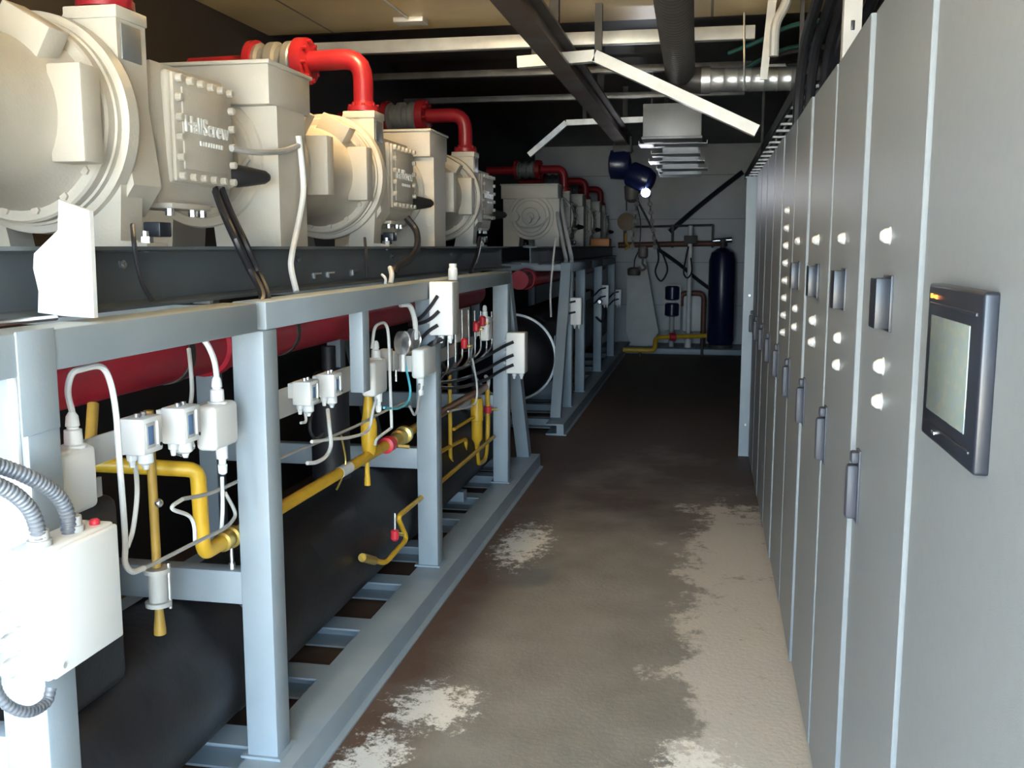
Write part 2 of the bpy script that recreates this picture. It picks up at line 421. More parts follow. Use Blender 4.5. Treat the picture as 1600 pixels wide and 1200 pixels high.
solo('strap_hanger', MB().tube([(0.385, 5.2, 2.93), (0.36, 5.2, 2.80), (0.315, 5.2, 2.70), (0.31, 5.2, 2.55)], 0.024, seg=10), 'zinc_paint', 'bright curved metal strap hanging beside the black cable bundle', 'strap')

# cable ladder with its cables above the cabinets
t = thing('cable_ladder', 'metal cable ladder running above the grey cabinets', 'cable tray', (0.66, 8.0, 2.42))
part('side_rail', MB().box((0.455, 5.25, 2.42), (0.47, 12.5, 2.49)), 'dark_steel', t)
part('side_rail', MB().box((0.88, 5.25, 2.42), (0.895, 12.5, 2.49)), 'dark_steel', t)
rg = part('rung', MB().box((0.47, 5.4, 2.425), (0.88, 5.43, 2.44)), 'galvanised', t)
for k in range(1, 18): part_copy(rg, t, (0, 0.4*k, 0))
part('drop_hanger', MB().box((0.455, 5.5, 2.49), (0.475, 5.53, 2.93)), 'dark_steel', t)
part('drop_hanger', MB().box((0.455, 9.0, 2.49), (0.475, 9.03, 3.2)), 'dark_steel', t)
for k in range(9):
    x = 0.49+0.046*k; z = 2.4605
    pts = [(x+random.uniform(-.003, .003), y, z) for y in (5.3, 6.2, 7.1, 8.6, 10.2, 12.3)]
    solo('cable', MB().tube(pts, 0.019, seg=8, sub=5), 'black_cable', 'black power cable lying along the cable ladder above the cabinets', 'cable', 'black cables on the cable ladder')
for k in range(8):     # loose bundle sagging over the cabinet tops
    x = 0.41+0.052*k; s = 0.05*math.sin(2.3*k)
    pts = [(x, 3.5+s, 2.925), (x, 3.75+s, 2.66), (x, 4.2+s, 2.58-0.4*s), (x, 4.65+s, 2.50), (x, 4.85+s, 2.34), (x, 4.9+s, 2.16)]
    solo('cable', MB().tube(pts, 0.023, seg=8, sub=6), 'black_cable', 'thick black cable hanging in the tangled bundle over the cabinet tops', 'cable', 'tangled black cables over the cabinets')
for k, (y, z) in enumerate(((6.6, 2.86), (6.9, 2.79), (6.5, 2.70), (6.8, 2.68))):
    solo('cable', MB().tube([(0.12+0.05*k, y, z-0.03), (0.30, y-0.2, z), (0.45, y-0.5, z+0.015), (0.62, y-0.8, z-0.02)], 0.014, seg=8), 'green_cable' if k < 2 else 'black_cable', ('dark green cable crossing above the silver duct, behind the curved strap' if k < 2 else 'thin black cable crossing just above the silver spiral duct'), 'cable', 'green cables above the duct' if k < 2 else 'thin black cables above the duct')
solo('label_plate', MB().box((0.33, 6.28, 2.655), (0.55, 6.30, 2.70), 0.003), 'plastic_grey', 'pale grey metal plate among cables just above the silver duct', 'plate')
t = thing('strut_channel', 'grey perforated steel strut standing on top of the cabinets', 'strut', (0.44, 3.42, 2.16))
part('channel', MB().prism([(0.415, 3.40, 2.16), (0.47, 3.40, 2.16), (0.47, 3.406, 2.16), (0.421, 3.406, 2.16), (0.421, 3.45, 2.16), (0.415, 3.45, 2.16)], (0, 0, 0.77)), 'plastic_grey', t)
for z in (2.30, 2.42, 2.54): part('slot', MB().box((0.437, 3.396, z), (0.449, 3.4005, z+0.03), 0.002), 'black_cable', t)
for x, lab in ((0.465, 'thin grey vertical conduit dropping below the silver duct, left of the pair'), (0.495, 'thin grey vertical conduit dropping below the silver duct, right of the pair')):
    solo('conduit', MB().cyl((x, 5.8, 2.165), (x, 5.8, 2.50), 0.007, seg=8), 'galvanised', lab, 'conduit')

# ================================================================== cabinet row
W, Y0 = 0.648, 1.162
FX = 0.37
def knob_mb(y, z):
    m = MB()
    m.lathe((FX, y, z), (-1, 0, 0), [(0, 0.019), (0.004, 0.019), (0.006, 0.016), (0.014, 0.015), (0.022, 0.009), (0.024, 0.003)], 18)
    return m
def cabinet(k, label, wide):
    y0, y1 = Y0+W*k, Y0+W*(k+1)
    g0 = 0.008; pr = (0.004, 0.007, 0.010, 0.003, 0.008, 0.002, 0.006, 0.002, 0.003, 0.002)[k]
    if k == 0: y0 = 1.10
    t = thing('switchgear_cabinet', label, 'cabinet', (0.67, (y0+y1)/2, 0), 'row of grey control cabinets')
    bd = MB().box((FX+0.026, y0+0.0015, 0.0), (0.98, y1-0.0015, 2.155), 0.003)
    part('body', bd, 'cabinet_grey', t)
    d = part('door', MB().prism([(FX-pr, y0+0.003, 0.035), (FX-pr+0.002, y0+0.001, 0.035), (FX+0.024, y0+0.001, 0.035), (FX+0.024, y1-g0, 0.035), (FX+0.003, y1-g0, 0.035), (FX, y1-g0-0.004, 0.035)], (0, 0, 2.113)), 'cabinet_grey', t)
    hy = y1-0.085
    h = part('handle', MB().box((FX-0.006, hy-0.024, 0.975), (FX, hy+0.024, 1.15), 0.003).box((FX-0.030, hy-0.016, 0.985), (FX-0.004, hy+0.016, 1.115), 0.008).box((FX-0.022, hy-0.018, 1.118), (FX-0.004, hy+0.018, 1.146), 0.006), 'handle_grey', d) if k > 0 else None
    if k == 0:
        hm = part('operator_panel', MB().box((FX-0.022, 1.338, 1.325), (FX, 1.650, 1.563), 0.005, 3), 'dark_plastic', d, 'black framed touch screen')
        part('screen', MB().box((FX-0.0235, 1.392, 1.370), (FX-0.0205, 1.618, 1.516), 0.001), 'screen', hm)
        part('bezel_ridge', MB().box((FX-0.0245, 1.36, 1.530), (FX-0.021, 1.63, 1.535), 0.001), 'dark_plastic', hm)
        part('bezel_ridge', MB().box((FX-0.0245, 1.36, 1.349), (FX-0.021, 1.63, 1.353), 0.001), 'dark_plastic', hm)
        part('logo', MB().box((FX-0.0232, 1.622, 1.541), (FX-0.0215, 1.632, 1.548)).box((FX-0.0232, 1.606, 1.542), (FX-0.0215, 1.617, 1.546)).box((FX-0.0232, 1.590, 1.541), (FX-0.0215, 1.601, 1.547)), 'logo_glow_orange', hm)
        part('button', MB().box((FX-0.024, 1.555, 1.338), (FX-0.0215, 1.575, 1.343), 0.0008), 'steel', hm)
    elif k <= 4-0 and k < 5:
        ky = (y0+y1)/2-0.015
        part('panel_meter', MB().box((FX-0.010, ky-0.075, 1.452), (FX, ky+0.01, 1.563), 0.001).box((FX-0.036, ky-0.068, 1.458), (FX-0.008, ky+0.003, 1.557), 0.001), 'dark_plastic', d)
        for z in (1.641, 1.376, 1.303): part('push_button', knob_mb(ky, z), 'button_white', d)
    elif k == 5:
        for q in range(8): part('push_button', knob_mb(y0+0.25, 1.781-0.0785*q), 'button_white', d)
    return t
CAB = ['nearest grey cabinet, carrying the black touch screen',
       'grey cabinet with meter and buttons, next beyond the touch-screen one',
       'grey metered cabinet, second beyond the touch-screen cabinet',
       'grey metered cabinet, third beyond the touch-screen cabinet',
       'grey metered cabinet just in front of the door with eight stacked buttons',
       'grey cabinet door carrying a vertical column of eight buttons',
       'plain grey cabinet directly behind the eight-button one',
       'plain grey cabinet, second behind the eight-button one',
       'plain grey cabinet, last but one before the upright post',
       'plain grey cabinet at the far end of the row beside the upright post']
for k, lab in enumerate(CAB): cabinet(k, lab, k % 2 == 1)
t = thing('upright_post', 'pale grey upright steel post closing the far end of the cabinet row', 'post', (0.35, 7.8, 0))
part('channel', MB().prism([(0.30, 7.74, 0), (0.415, 7.74, 0), (0.415, 7.75, 0), (0.31, 7.75, 0), (0.31, 7.80, 0), (0.30, 7.80, 0)], (0, 0, 2.13)), 'skid_grey', t)
part('cap_plate', MB().box((0.29, 7.735, 2.13), (0.42, 7.81, 2.14)), 'skid_grey', t)
for z in (0.25, 1.25): part('bolt', MB().cyl((0.345, 7.735, z), (0.345, 7.745, z), 0.008, seg=6), 'steel', t)

# ================================================================== skid frames
def skid(label, ya, yb, posts, crosses, rails, bars, braces, hanger=None, gusset=False, beam_end=None):
    t = thing('skid_frame', label, 'frame', (-1.8, (ya+yb)/2, 0))
    S = 'skid_grey'
    prof = [(-1.31, 0.0), (-1.13, 0.0), (-1.13, 0.008), (-1.152, 0.012), (-1.155, 0.098), (-1.158, 0.10), (-1.31, 0.10), (-1.31, 0.088), (-1.215, 0.086), (-1.215, 0.018), (-1.31, 0.014)]
    part('base_rail', MB().prism([(x, ya, z) for x, z in prof], (0, yb-ya, 0)), S, t)
    part('base_rail', MB().box((-2.45, ya, 0), (-2.33, yb, 0.10)), S, t)
    for y in crosses:
        part('cross_member', MB().prism([(-2.33, y-0.06, 0.015), (-2.33, y+0.06, 0.015), (-2.33, y+0.06, 0.098), (-2.33, y-0.06, 0.098), (-2.33, y-0.06, 0.09), (-2.33, y+0.05, 0.09), (-2.33, y+0.05, 0.023), (-2.33, y-0.06, 0.023)], (1.02, 0, 0)), S, t)
    for y in posts:
        part('post', MB().box((-1.31, y, 0.10), (-1.212, y+0.095, 1.385), 0.006), S, t)
        part('post', MB().box((-2.43, y, 0.10), (-2.335, y+0.095, 1.385), 0.006), S, t)
        part('foot_plate', MB().box((-1.325, y-0.012, 0.10), (-1.20, y+0.107, 0.108)), S, t)
        if ya < 5: part('cross_beam', MB().box((-2.335, y+0.005, 0.574), (-1.31, y+0.065, 0.674), 0.004), S, t)
    for a, b in rails:
        part('top_rail', MB().box((-1.315, a, 1.385), (-1.21, b, 1.465), 0.005), S, t)
        part('top_rail', MB().box((-2.43, a, 1.385), (-2.335, b, 1.465), 0.005), S, t)
    ye = beam_end or yb
    for x in (-1.45, -2.05):
        part('support_beam', MB().prism([(x+0.075, ya, 1.467), (x+0.075, ya, 1.476), (x+0.006, ya, 1.482), (x+0.006, ya, 1.606), (x+0.06, ya, 1.611), (x+0.06, ya, 1.62), (x-0.06, ya, 1.62), (x-0.06, ya, 1.611), (x-0.006, ya, 1.606), (x-0.006, ya, 1.482), (x-0.075, ya, 1.476), (x-0.075, ya, 1.467)], (0, ye-ya, 0)), 'beam_grey', t, 'dark grey beam')
    for y in posts: part('cross_tie', MB().box((-2.335, y+0.02, 1.39), (-1.315, y+0.07, 1.455), 0.004), S, t)
    for a, b, z0, z1 in bars:
        part('mounting_bar', MB().box((-1.345, a, z0), (-1.337, b, z1), 0.001), 'plastic_grey', t)
    for (y0, z0), (y1, z1) in braces:
        n = V((0, -(z1-z0), (y1-y0))).normalized()*0.045
        p, q = V((-1.305, y0, z0)), V((-1.305, y1, z1))
        part('brace', MB().prism([p-n, q-n, q+n, p+n], (0.09, 0, 0)), S, t)
        p, q = V((-2.43, y0, z0)), V((-2.43, y1, z1))
        part('brace', MB().prism([p-n, q-n, q+n, p+n], (0.09, 0, 0)), S, t)
    if hanger:
        for y in hanger: part('hanger_post', MB().box((-1.270, y, 1.085), (-1.217, y+0.075, 1.385), 0.004), S, t)
    if gusset:
        part('gusset_plate', MB().box((-1.212, 1.56, 1.275), (-1.207, 1.668, 1.468), 0.002), S, t)
        part('edge_strip', MB().box((-1.240, 1.568, 1.19), (-1.226, 1.580, 1.46), 0.003), 'white_paint', t, 'white edge strip')
    for y in [yy for yy in (ya+0.9, ya+2.0, ya+3.1, ya+4.2, ya+5.3) if yy < ye]:
        part('bolt', MB().lathe((-1.444, y+0.02, 1.575), (1, 0, 0), [(0, 0.012), (0.008, 0.012), (0.008, 0.006), (0.014, 0.006)], 8), 'steel', t)
    for y in (3.52, 3.66, 3.94):
        if ya < y < yb: part('cable_clip', MB().box((-1.444, y, 1.515), (-1.438, y+0.07, 1.521)).box((-1.444, y, 1.500), (-1.438, y+0.012, 1.515)), 'steel', t)
    return t
skid('grey welded steel skid frame nearest the doorway, carrying the first three compressors', 0.25, 7.06,
     [1.58, 2.58, 4.40, 6.12], [0.9, 1.45, 2.15, 2.70, 3.19, 3.65, 4.2, 4.75, 5.3, 5.78, 6.35, 6.85],
     [(0.3, 2.545), (2.60, 4.385), (4.41, 6.21)],
     [(1.70, 2.58, 1.13, 1.195), (2.68, 3.98, 1.065, 1.160), (1.72, 1.98, 1.055, 1.10), (4.5, 5.7, 1.02, 1.09)],
     [((6.98, 0.10), (6.22, 1.44))], hanger=[3.42], gusset=True)
skid('grey welded steel skid frame at the far end, carrying the rear three compressors', 8.30, 15.9,
     [9.24, 10.25, 12.0, 13.75], [8.6, 9.4, 10.1, 10.9, 11.7, 12.5, 13.2, 14.1],
     [(9.20, 10.9), (10.92, 12.1), (12.12, 13.85)],
     [(9.4, 10.2, 1.06, 1.15), (10.4, 11.9, 1.0, 1.09), (9.0, 9.24, .70, .80)],
     [((8.56, 0.10), (9.20, 1.45))], beam_end=15.9)

# ================================================================== compressors
XA, ZA, C0 = -1.72, 1.935, 2.83
def compressor(label):
    c = C0
    t = thing('screw_compressor', label, 'compressor', (XA, c, 1.62), 'cream screw compressors on the skids')
    K = 'cream'
    ax = (XA, c, ZA)
    # motor body
    part('motor_housing', MB().lathe(ax, (0, 1, 0), [(-1.42, 0.20), (-1.38, 0.225), (-1.18, 0.205), (-1.14, 0.198), (-0.70, 0.198), (-0.60, 0.212), (-0.54, 0.23)], 48), K, t)
    # end casing: square shouldered block on a rounded bottom with a leg
    x0, x1 = XA-0.285, XA+0.285
    poly = []
    zt, zb = 2.092, 1.62
    poly += [(x0, zt), (x1, zt), (x1, 1.99)]
    poly += [(x1, 1.70), (x1, zb), (XA+0.045, zb), (XA+0.035, 1.725), (XA-0.115, 1.725), (XA-0.125, zb), (x0, zb), (x0, 1.70)]
    ec = part('end_casing', MB().prism([(x, c-1.63, z) for x, z in poly], (0, 0.235, 0)), K, t)
    part('end_cover', MB().lathe((XA, c-1.63, ZA-0.02), (0, -1, 0), [(0, 0.232), (0.010, 0.227), (0.010, 0.20), (0.026, 0.19), (0.026, 0.160), (0.034, 0.155), (0.034, 0.09), (0.045, 0.085), (0.045, 0.04), (0.06, 0.035)], 40), K, t)
    for q, z, r, a, b in ((0.08, -0.03, 0.022, 1.67, 1.75), (-0.02, -0.05, 0.04, 1.66, 1.73), (-0.16, -0.02, 0.05, 1.63, 1.70)):
        part('relief_valve', MB().cyl((XA+q, c-a, ZA+z), (XA+q, c-b, ZA+z), r, seg=20), K, t)
    part('oil_pipe', MB().tube([(XA-0.16, c-1.68, ZA-0.06), (XA-0.10, c-1.70, ZA-0.12), (XA+0.02, c-1.71, ZA-0.13), (XA+0.12, c-1.69, ZA-0.10), (XA+0.19, c-1.66, ZA-0.02)], 0.009), K, t)
    tb = part('terminal_box', MB().box((XA-0.30, c-1.665, 2.094), (XA+0.275, c-1.31, 2.225), 0.004), K, t)
    part('lid', MB().box((XA-0.308, c-1.675, 2.225), (XA+0.283, c-1.30, 2.238), 0.003), K, tb)
    # support pads and ribs around the motor body
    for ang in (0, 60, 120, 180):
        a = math.radians(ang); rot = (0, -a, 0)
        for (ya, yb, zz) in ((-1.13, -1.06, 0.115 if ang in (0, 180) else 0.07), (-0.67, -0.59, 0.115 if ang in (0, 180) else 0.07)):
            m = MB()
            ctr = V((XA, c+(ya+yb)/2, ZA))+V((math.cos(a), 0, math.sin(a)))*0.222
            m.box(ctr-V((0.045, (yb-ya)/2, zz)), ctr+V((0.045, (yb-ya)/2, zz)), 0.005, rot=rot)
            part('support_pad', m, K, t)
    # main flange
    fl = part('main_flange', MB().lathe(ax, (0, 1, 0), [(-0.555, 0.19), (-0.555, 0.250), (-0.548, 0.256), (-0.520, 0.256), (-0.518, 0.262), (-0.500, 0.262), (-0.500, 0.274), (-0.496, 0.281), (-0.455, 0.283), (-0.450, 0.278), (-0.450, 0.24)], 72), K, t)
    b0 = None
    for k in range(16):
        a = 2*math.pi*(k+0.5)/16
        p = V((XA+0.228*math.cos(a), c-0.555, ZA+0.228*math.sin(a)))
        part('bolt', MB().cyl(p, p+V((0, -0.008, 0)), 0.0115, seg=6), K, fl)
    # discharge housing
    hs = MB().lathe(ax, (0, 1, 0), [(-0.452, 0.25), (-0.40, 0.245), (-0.34, 0.19), (0.10, 0.18), (0.16, 0.15), (0.18, 0.05)], 40)
    hs.box((XA-0.16, c-0.36, 1.80), (XA+0.165, c+0.16, 2.11), 0.03, 3)
    part('discharge_housing', hs, K, t)
    tw = MB()
    tw.prism([(XA+0.085, c-0.448, 2.225), (XA+0.228, c-0.448, 2.225), (XA+0.228, c-0.448, 1.99), (XA+0.255, c-0.448, 1.78), (XA+0.20, c-0.448, 1.70), (XA+0.10, c-0.448, 1.70), (XA-0.05, c-0.448, 2.0)], (0, 0.135, 0))
    tw.box((XA+0.080, c-0.453, 2.200), (XA+0.233, c-0.308, 2.232), 0.004)
    part('suction_tower', tw, K, t)
    part('nameplate', MB().box((XA+0.227, c-0.43, 2.10), (XA+0.231, c-0.34, 2.19), 0.001), 'filter_grey', t, 'grey nameplate')
    # waisted flange carrying the valve chest
    vf = [(XA+0.10, 2.125)] + [(XA+0.105+0.032*math.sin(math.pi*k/10), 2.125-0.34*k/10) for k in range(1, 11)] + [(XA+0.085, 1.745), (XA+0.195, 1.745), (XA+0.205, 1.80), (XA+0.19, 2.135)]
    part('valve_flange', MB().prism([(x, c-0.235, z) for x, z in vf], (0, 0.42, 0)), K, t)
    ch = part('valve_chest', MB().box((XA+0.185, c-0.185, 1.80), (XA+0.213, c+0.185, 2.12), 0.012, 3), K, t)
    cp = part('cover_plate', MB().box((XA+0.213, c-0.178, 1.807), (XA+0.226, c+0.178, 2.113), 0.005).box((XA+0.220, c-0.135, 1.843), (XA+0.231, c+0.135, 2.077), 0.004), K, t)
    px_ = XA+0.226
    bz = []
    for k in range(6): bz += [(-0.155+0.062*k, 2.098), (-0.155+0.062*k, 1.822)]
    for k in range(4): bz += [(-0.160, 1.876+0.056*k), (0.160, 1.876+0.056*k)]
    for yy, zz in bz:
        part('bolt', MB().lathe((px_, c+yy, zz), (1, 0, 0), [(0, 0.0115), (0.016, 0.0115), (0.018, 0.009)], 10), K, cp)
    cu = bpy.data.curves.new('lettering', 'FONT'); cu.body = 'HallScrew'; cu.size = 0.066; cu.extrude = 0.003; cu.align_x = 'CENTER'; cu.offset = 0.0008
    tmp = bpy.data.objects.new('lettering_curve', cu); COL.objects.link(tmp)
    dg = bpy.context.evaluated_depsgraph_get(); me = bpy.data.meshes.new_from_object(tmp.evaluated_get(dg))
    bpy.data.objects.remove(tmp); bpy.data.curves.remove(cu)
    R = Matrix(((0, 0, 1), (1, 0, 0), (0, 1, 0))).to_4x4()
    R.translation = V((XA+0.234, c+0.0, 1.952))-ORG[t]
    me.transform(R); me.materials.append(MAT['white_paint'])
    lt = bpy.data.objects.new('lettering', me); COL.objects.link(lt); lt.parent = cp; ORG[lt] = ORG[t]
    nb = MB()
    for k in range(9): nb.box((XA+0.230, c-0.045+0.016*k, 1.918), (XA+0.235, c-0.045+0.016*k+0.011, 1.931), 0.001)
    part('nameplate', nb, 'white_paint', cp)
    # lower flange with bolts, feet, solenoid plug
    lf = part('drain_flange', MB().box((XA+0.075, c-0.21, 1.728), (XA+0.225, c+0.02, 1.745), 0.004), K, t)
    for yy in (-0.19, -0.06, 0.0):
        part('bolt', MB().cyl((XA+0.205, c+yy, 1.728), (XA+0.205, c+yy, 1.708), 0.013, seg=8), 'steel', lf)
    for sx in (1, -1):
        ft = part('foot', MB().prism([(XA+sx*0.13, c-0.475, 1.78), (XA+sx*0.235, c-0.475, 1.78), (XA+sx*0.225, c-0.475, 1.635), (XA+sx*0.30, c-0.475, 1.628), (XA+sx*0.30, c-0.475, 1.62), (XA+sx*0.10, c-0.475, 1.62)], (0, 0.10, 0)), K, t)
        part('bolt', MB().cyl((XA+sx*0.275, c-0.44, 1.605), (XA+sx*0.275, c-0.44, 1.66), 0.010, seg=8).cyl((XA+sx*0.275, c-0.44, 1.628), (XA+sx*0.275, c-0.44, 1.645), 0.020, seg=6), 'steel', ft)
    part('clamp', MB().box((XA+0.245, c-0.40, 1.645), (XA+0.295, c-0.34, 1.685), 0.004), 'dark_plastic', t, 'black clamp')
    sp = part('solenoid_plug', MB().lathe((XA+0.205, c+0.175, 1.846), (0.08, 0.10, 0), [(0, 0.032), (0.03, 0.037), (0.07, 0.032), (0.13, 0.022), (0.145, 0.012)], 16), 'black_rubber', t, 'black conical plug')
    return t
CL = ['cream screw compressor nearest the doorway, cut by the left edge of the view',
      'second cream screw compressor from the doorway, its box lid level with the red elbow',
      'third cream screw compressor, last one on the near skid',
      'cream compressor at the front of the far skid, its box end facing the aisle entrance',
      'cream compressor second on the far skid, half hidden behind the front one there',
      'farthest cream compressor, beside the back wall']
comp0 = compressor(CL[0])
CC = [2.83, 4.85, 6.84, 11.52, 13.55, 15.50]
for cy, lab in zip(CC[1:], CL[1:]): dup(comp0, (0, cy-C0, 0), lab)

# ================================================================== red suction pipes
def suction(label):
    c = C0; y = c-0.38; x = XA+0.157
    t = thing('suction_pipe', label, 'pipe', (x, y, 2.234), 'red suction elbows above the compressors')
    R = 'red_paint'
    part('pipe', MB().tube([(x, y, 2.25), (x, y, 2.475), (x-0.34, y+0.03, 2.475)], 0.046, seg=20, elbow=0.13), R, t)
    f = part('flange', MB().lathe((x, y, 2.234), (0, 0, 1), [(0, 0.074), (0.022, 0.074), (0.022, 0.058), (0.045, 0.052)], 28), R, t)
    for k in range(8):
        a = math.pi*k/4+0.3
        part('bolt', MB().cyl((x+0.063*math.cos(a), y+0.063*math.sin(a), 2.234), (x+0.063*math.cos(a), y+0.063*math.sin(a), 2.268), 0.008, seg=6), 'red_paint', f)
    d = V((-0.34, 0.03, 0)).normalized(); p = V((x-0.28, y+0.025, 2.475))
    f2 = part('flange', MB().lathe(p-d*0.02, d, [(0, 0.055), (0.01, 0.105), (0.045, 0.108), (0.06, 0.108)], 28), R, t)
    for k in range(8):
        a = math.pi*k/4+0.2
        q = p+V((0, 0.088*math.cos(a), 0.088*math.sin(a)))
        part('bolt', MB().cyl(q-d*0.03, q+d*0.05, 0.009, seg=6), R, f2)
    part('filter_body', MB().lathe(p+d*0.042, d, [(0, 0.08), (0.02, 0.095), (0.05, 0.095), (0.06, 0.080), (0.09, 0.080), (0.10, 0.095), (0.14, 0.095), (0.15, 0.080), (0.18, 0.080), (0.19, 0.095), (0.21, 0.09)], 28), 'filter_grey', t, 'grey ribbed filter body')
    part('flange', MB().lathe(p+d*0.25, d, [(0, 0.108), (0.035, 0.108), (0.05, 0.055)], 28), R, t)
    part('pipe', MB().cyl(p+d*0.28, p+d*0.62, 0.046, seg=20), R, t)
    return t
s0 = suction('red pipe standing on the nearest compressor, cut by the top of the view')
for cy, lab in zip(CC[1:], ['red elbow pipe with grey filter above the second compressor',
                           'red elbow pipe with grey filter above the third compressor',
                           'dark red elbow pipe above the front compressor of the far skid',
                           'dark red elbow pipe above the second compressor of the far skid',
                           'dark red elbow pipe above the farthest compressor']):
    dup(s0, (0, cy-C0, 0), lab)

# white bracket plate bolted in front of the first compressor's foot
t = thing('bracket_plate', 'white steel bracket plate standing on the skid rail below the nearest compressor', 'bracket', (-1.30, 1.86, 1.466))
part('plate', MB().prism([(-1.245, 1.85, 1.472), (-1.242, 1.85, 1.692), (-1.31, 1.85, 1.715), (-1.317, 1.85, 1.653), (-1.376, 1.85, 1.605), (-1.38, 1.85, 1.574), (-1.371, 1.85, 1.527), (-1.376, 1.85, 1.482), (-1.322, 1.85, 1.476)], (0, 0.014, 0)), 'white_paint', t)
part('stud', MB().cyl((-1.34, 1.66, 1.472), (-1.33, 1.845, 1.472), 0.006, seg=8), 'steel', t)

# ================================================================== red header and vessels inside the near skid
t = thing('header_pipe', 'large red header pipe running inside the near skid below its top rail', 'pipe', (-1.62, 4.0, 1.20))
part('pipe', MB().cyl((-1.62, 0.4, 1.295), (-1.62, 6.9, 1.295), 0.092, seg=32), 'red_header', t)
for y in (2.74, 3.55, 5.6): part('strap', MB().lathe((-1.62, y, 1.295), (0, 1, 0), [(0, 0.094), (0.0, 0.097), (0.03, 0.097), (0.03, 0.094)], 32), 'dark_steel', t, 'dark pipe strap')
for y in (2.98, 4.3): part('coupling', MB().lathe((-1.62, y, 1.295), (0, 1, 0), [(0, 0.09), (0.01, 0.104), (0.06, 0.104), (0.07, 0.09)], 32), 'red_header', t)
t = thing('header_pipe', 'dark red header pipe inside the far skid frame', 'pipe', (-1.62, 12.0, 1.20))
part('pipe', MB().cyl((-1.62, 8.7, 1.32), (-1.62, 15.8, 1.32), 0.085, seg=28), 'red_header', t)
part('coupling', MB().lathe((-1.62, 9.0, 1.32), (0, 1, 0), [(0, 0.09), (0.01, 0.10), (0.06, 0.10), (0.07, 0.09)], 28), 'red_header', t)

t = thing('insulated_vessel', 'long black insulated vessel lying low in the near skid', 'vessel', (-1.58, 4.2, 0.10))
BK = 'black_rubber'
VX, VZ, VR = -1.565, 0.338, 0.233
part('shell', MB().lathe((VX, 2.18, VZ), (0, 1, 0), [(0, VR), (4.55, VR), (4.66, VR*.9), (4.74, VR*.6), (4.78, 0.05)], 56), BK, t)
part('dome', MB().lathe((VX, 2.18, VZ), (0, -1, 0), [(0, VR), (0.12, VR*.98), (0.24, VR*.86), (0.33, VR*.6), (0.37, 0.03)], 56), BK, t)
for y in (2.75, 4.7): part('seam_band', MB().lathe((VX, y, VZ), (0, 1, 0), [(0, VR-.002), (0.004, VR+0.005), (0.06, VR+0.005), (0.064, VR-.002)], 56), BK, t)
part('elbow', MB().tube([(-1.55, 1.95, 0.25), (-1.55, 1.5, 0.24), (-1.58, 0.9, 0.25)], 0.12, seg=24), BK, t)
for y in (2.95, 5.6): part('saddle', MB().box((-1.75, y, 0.10), (-1.38, y+0.08, 0.16)), 'skid_grey', t)
t = thing('insulated_exchanger', 'black insulated plate exchanger behind the white junction box by the doorway', 'heat exchanger', (-1.62, 1.90, 0.50))
part('block', MB().box((-1.86, 1.62, 0.53), (-1.40, 2.15, 1.02), 0.035, 3), BK, t)
for z in (0.62, 0.94): part('connection', MB().cyl((-1.55, 2.14, z), (-1.55, 2.26, z), 0.035), BK, t)
part('bracket', MB().box((-1.86, 1.70, 0.46), (-1.80, 2.05, 0.54)), 'dark_steel', t)
t = thing('oil_cooler', 'black insulated upright cylinder standing on the long black vessel', 'vessel', (-1.56, 3.9, 0.50))
part('shell', MB().lathe((-1.56, 3.95, 0.62), (0, 0, 1), [(0, 0.05), (0.01, 0.082), (0.44, 0.082), (0.47, 0.06), (0.48, 0.02)], 32), BK, t)
part('stem', MB().cyl((-1.56, 3.95, 0.70), (-1.56, 3.95, 1.20), 0.03), BK, t)
t = thing('insulated_vessel', 'large black vessel with a pale rim at the front of the far skid', 'vessel', (-1.72, 11, 0.1))
part('shell', MB().lathe((-1.72, 8.95, 0.60), (0, 1, 0), [(0, 0.40), (5.6, 0.40), (5.75, 0.3), (5.8, 0.05)], 48), BK, t)
part('dome', MB().lathe((-1.72, 8.95, 0.60), (0, -1, 0), [(0, 0.392), (0.10, 0.37), (0.20, 0.27), (0.25, 0.03)], 48), BK, t)
part('rim', MB().lathe((-1.72, 8.93, 0.60), (0, 1, 0), [(0, 0.392), (0, 0.408), (0.025, 0.408), (0.025, 0.398)], 48), 'galvanised', t, 'pale metal rim')
part('saddle', MB().box((-2.0, 10.0, 0.10), (-1.44, 10.1, 0.30)), 'skid_grey', t)

# ================================================================== instruments on the near skid
def tubes(name, pts, r, mat, label, cat, group=None, sub=5, seg=8, **kw):
    return solo(name, MB().tube(pts, r, seg=seg, sub=sub, **kw), mat, label, cat, group)

t = thing('junction_box', 'large white junction box with corrugated hoses, on the post nearest the doorway', 'junction box', (-1.165, 1.59, 0.84))
part('enclosure', MB().box((-1.209, 1.485, 0.846), (-1.128, 1.704, 1.085), 0.008, 3), 'plastic_white', t)
part('cover', MB().box((-1.130, 1.489, 0.850), (-1.118, 1.700, 1.081), 0.007, 3), 'plastic_white', t)
for z in (0.885, 0.93, 0.975, 1.03):
    g = part('cable_gland', MB().lathe((-1.178, 1.487, z), (0, -1, 0), [(0, 0.021), (0.015, 0.021), (0.016, 0.016), (0.035, 0.018), (0.05, 0.015), (0.055, 0.008)], 12), 'plastic_white', t)
for y in (1.53, 1.625): part('cable_gland', MB().lathe((-1.165, y, 1.084), (0, 0, 1), [(0, 0.022), (0.012, 0.022), (0.013, 0.018), (0.03, 0.017)], 12), 'plastic_grey', t)
part('cap', MB().lathe((-1.150, 1.672, 1.085), (0, 0, 1), [(0, 0.010), (0.008, 0.010), (0.011, 0.006)], 12), 'red_bright', t, 'small red cap')
part('screw', MB().cyl((-1.119, 1.51, 0.87), (-1.115, 1.51, 0.87), 0.006, seg=8), 'plastic_grey', t)
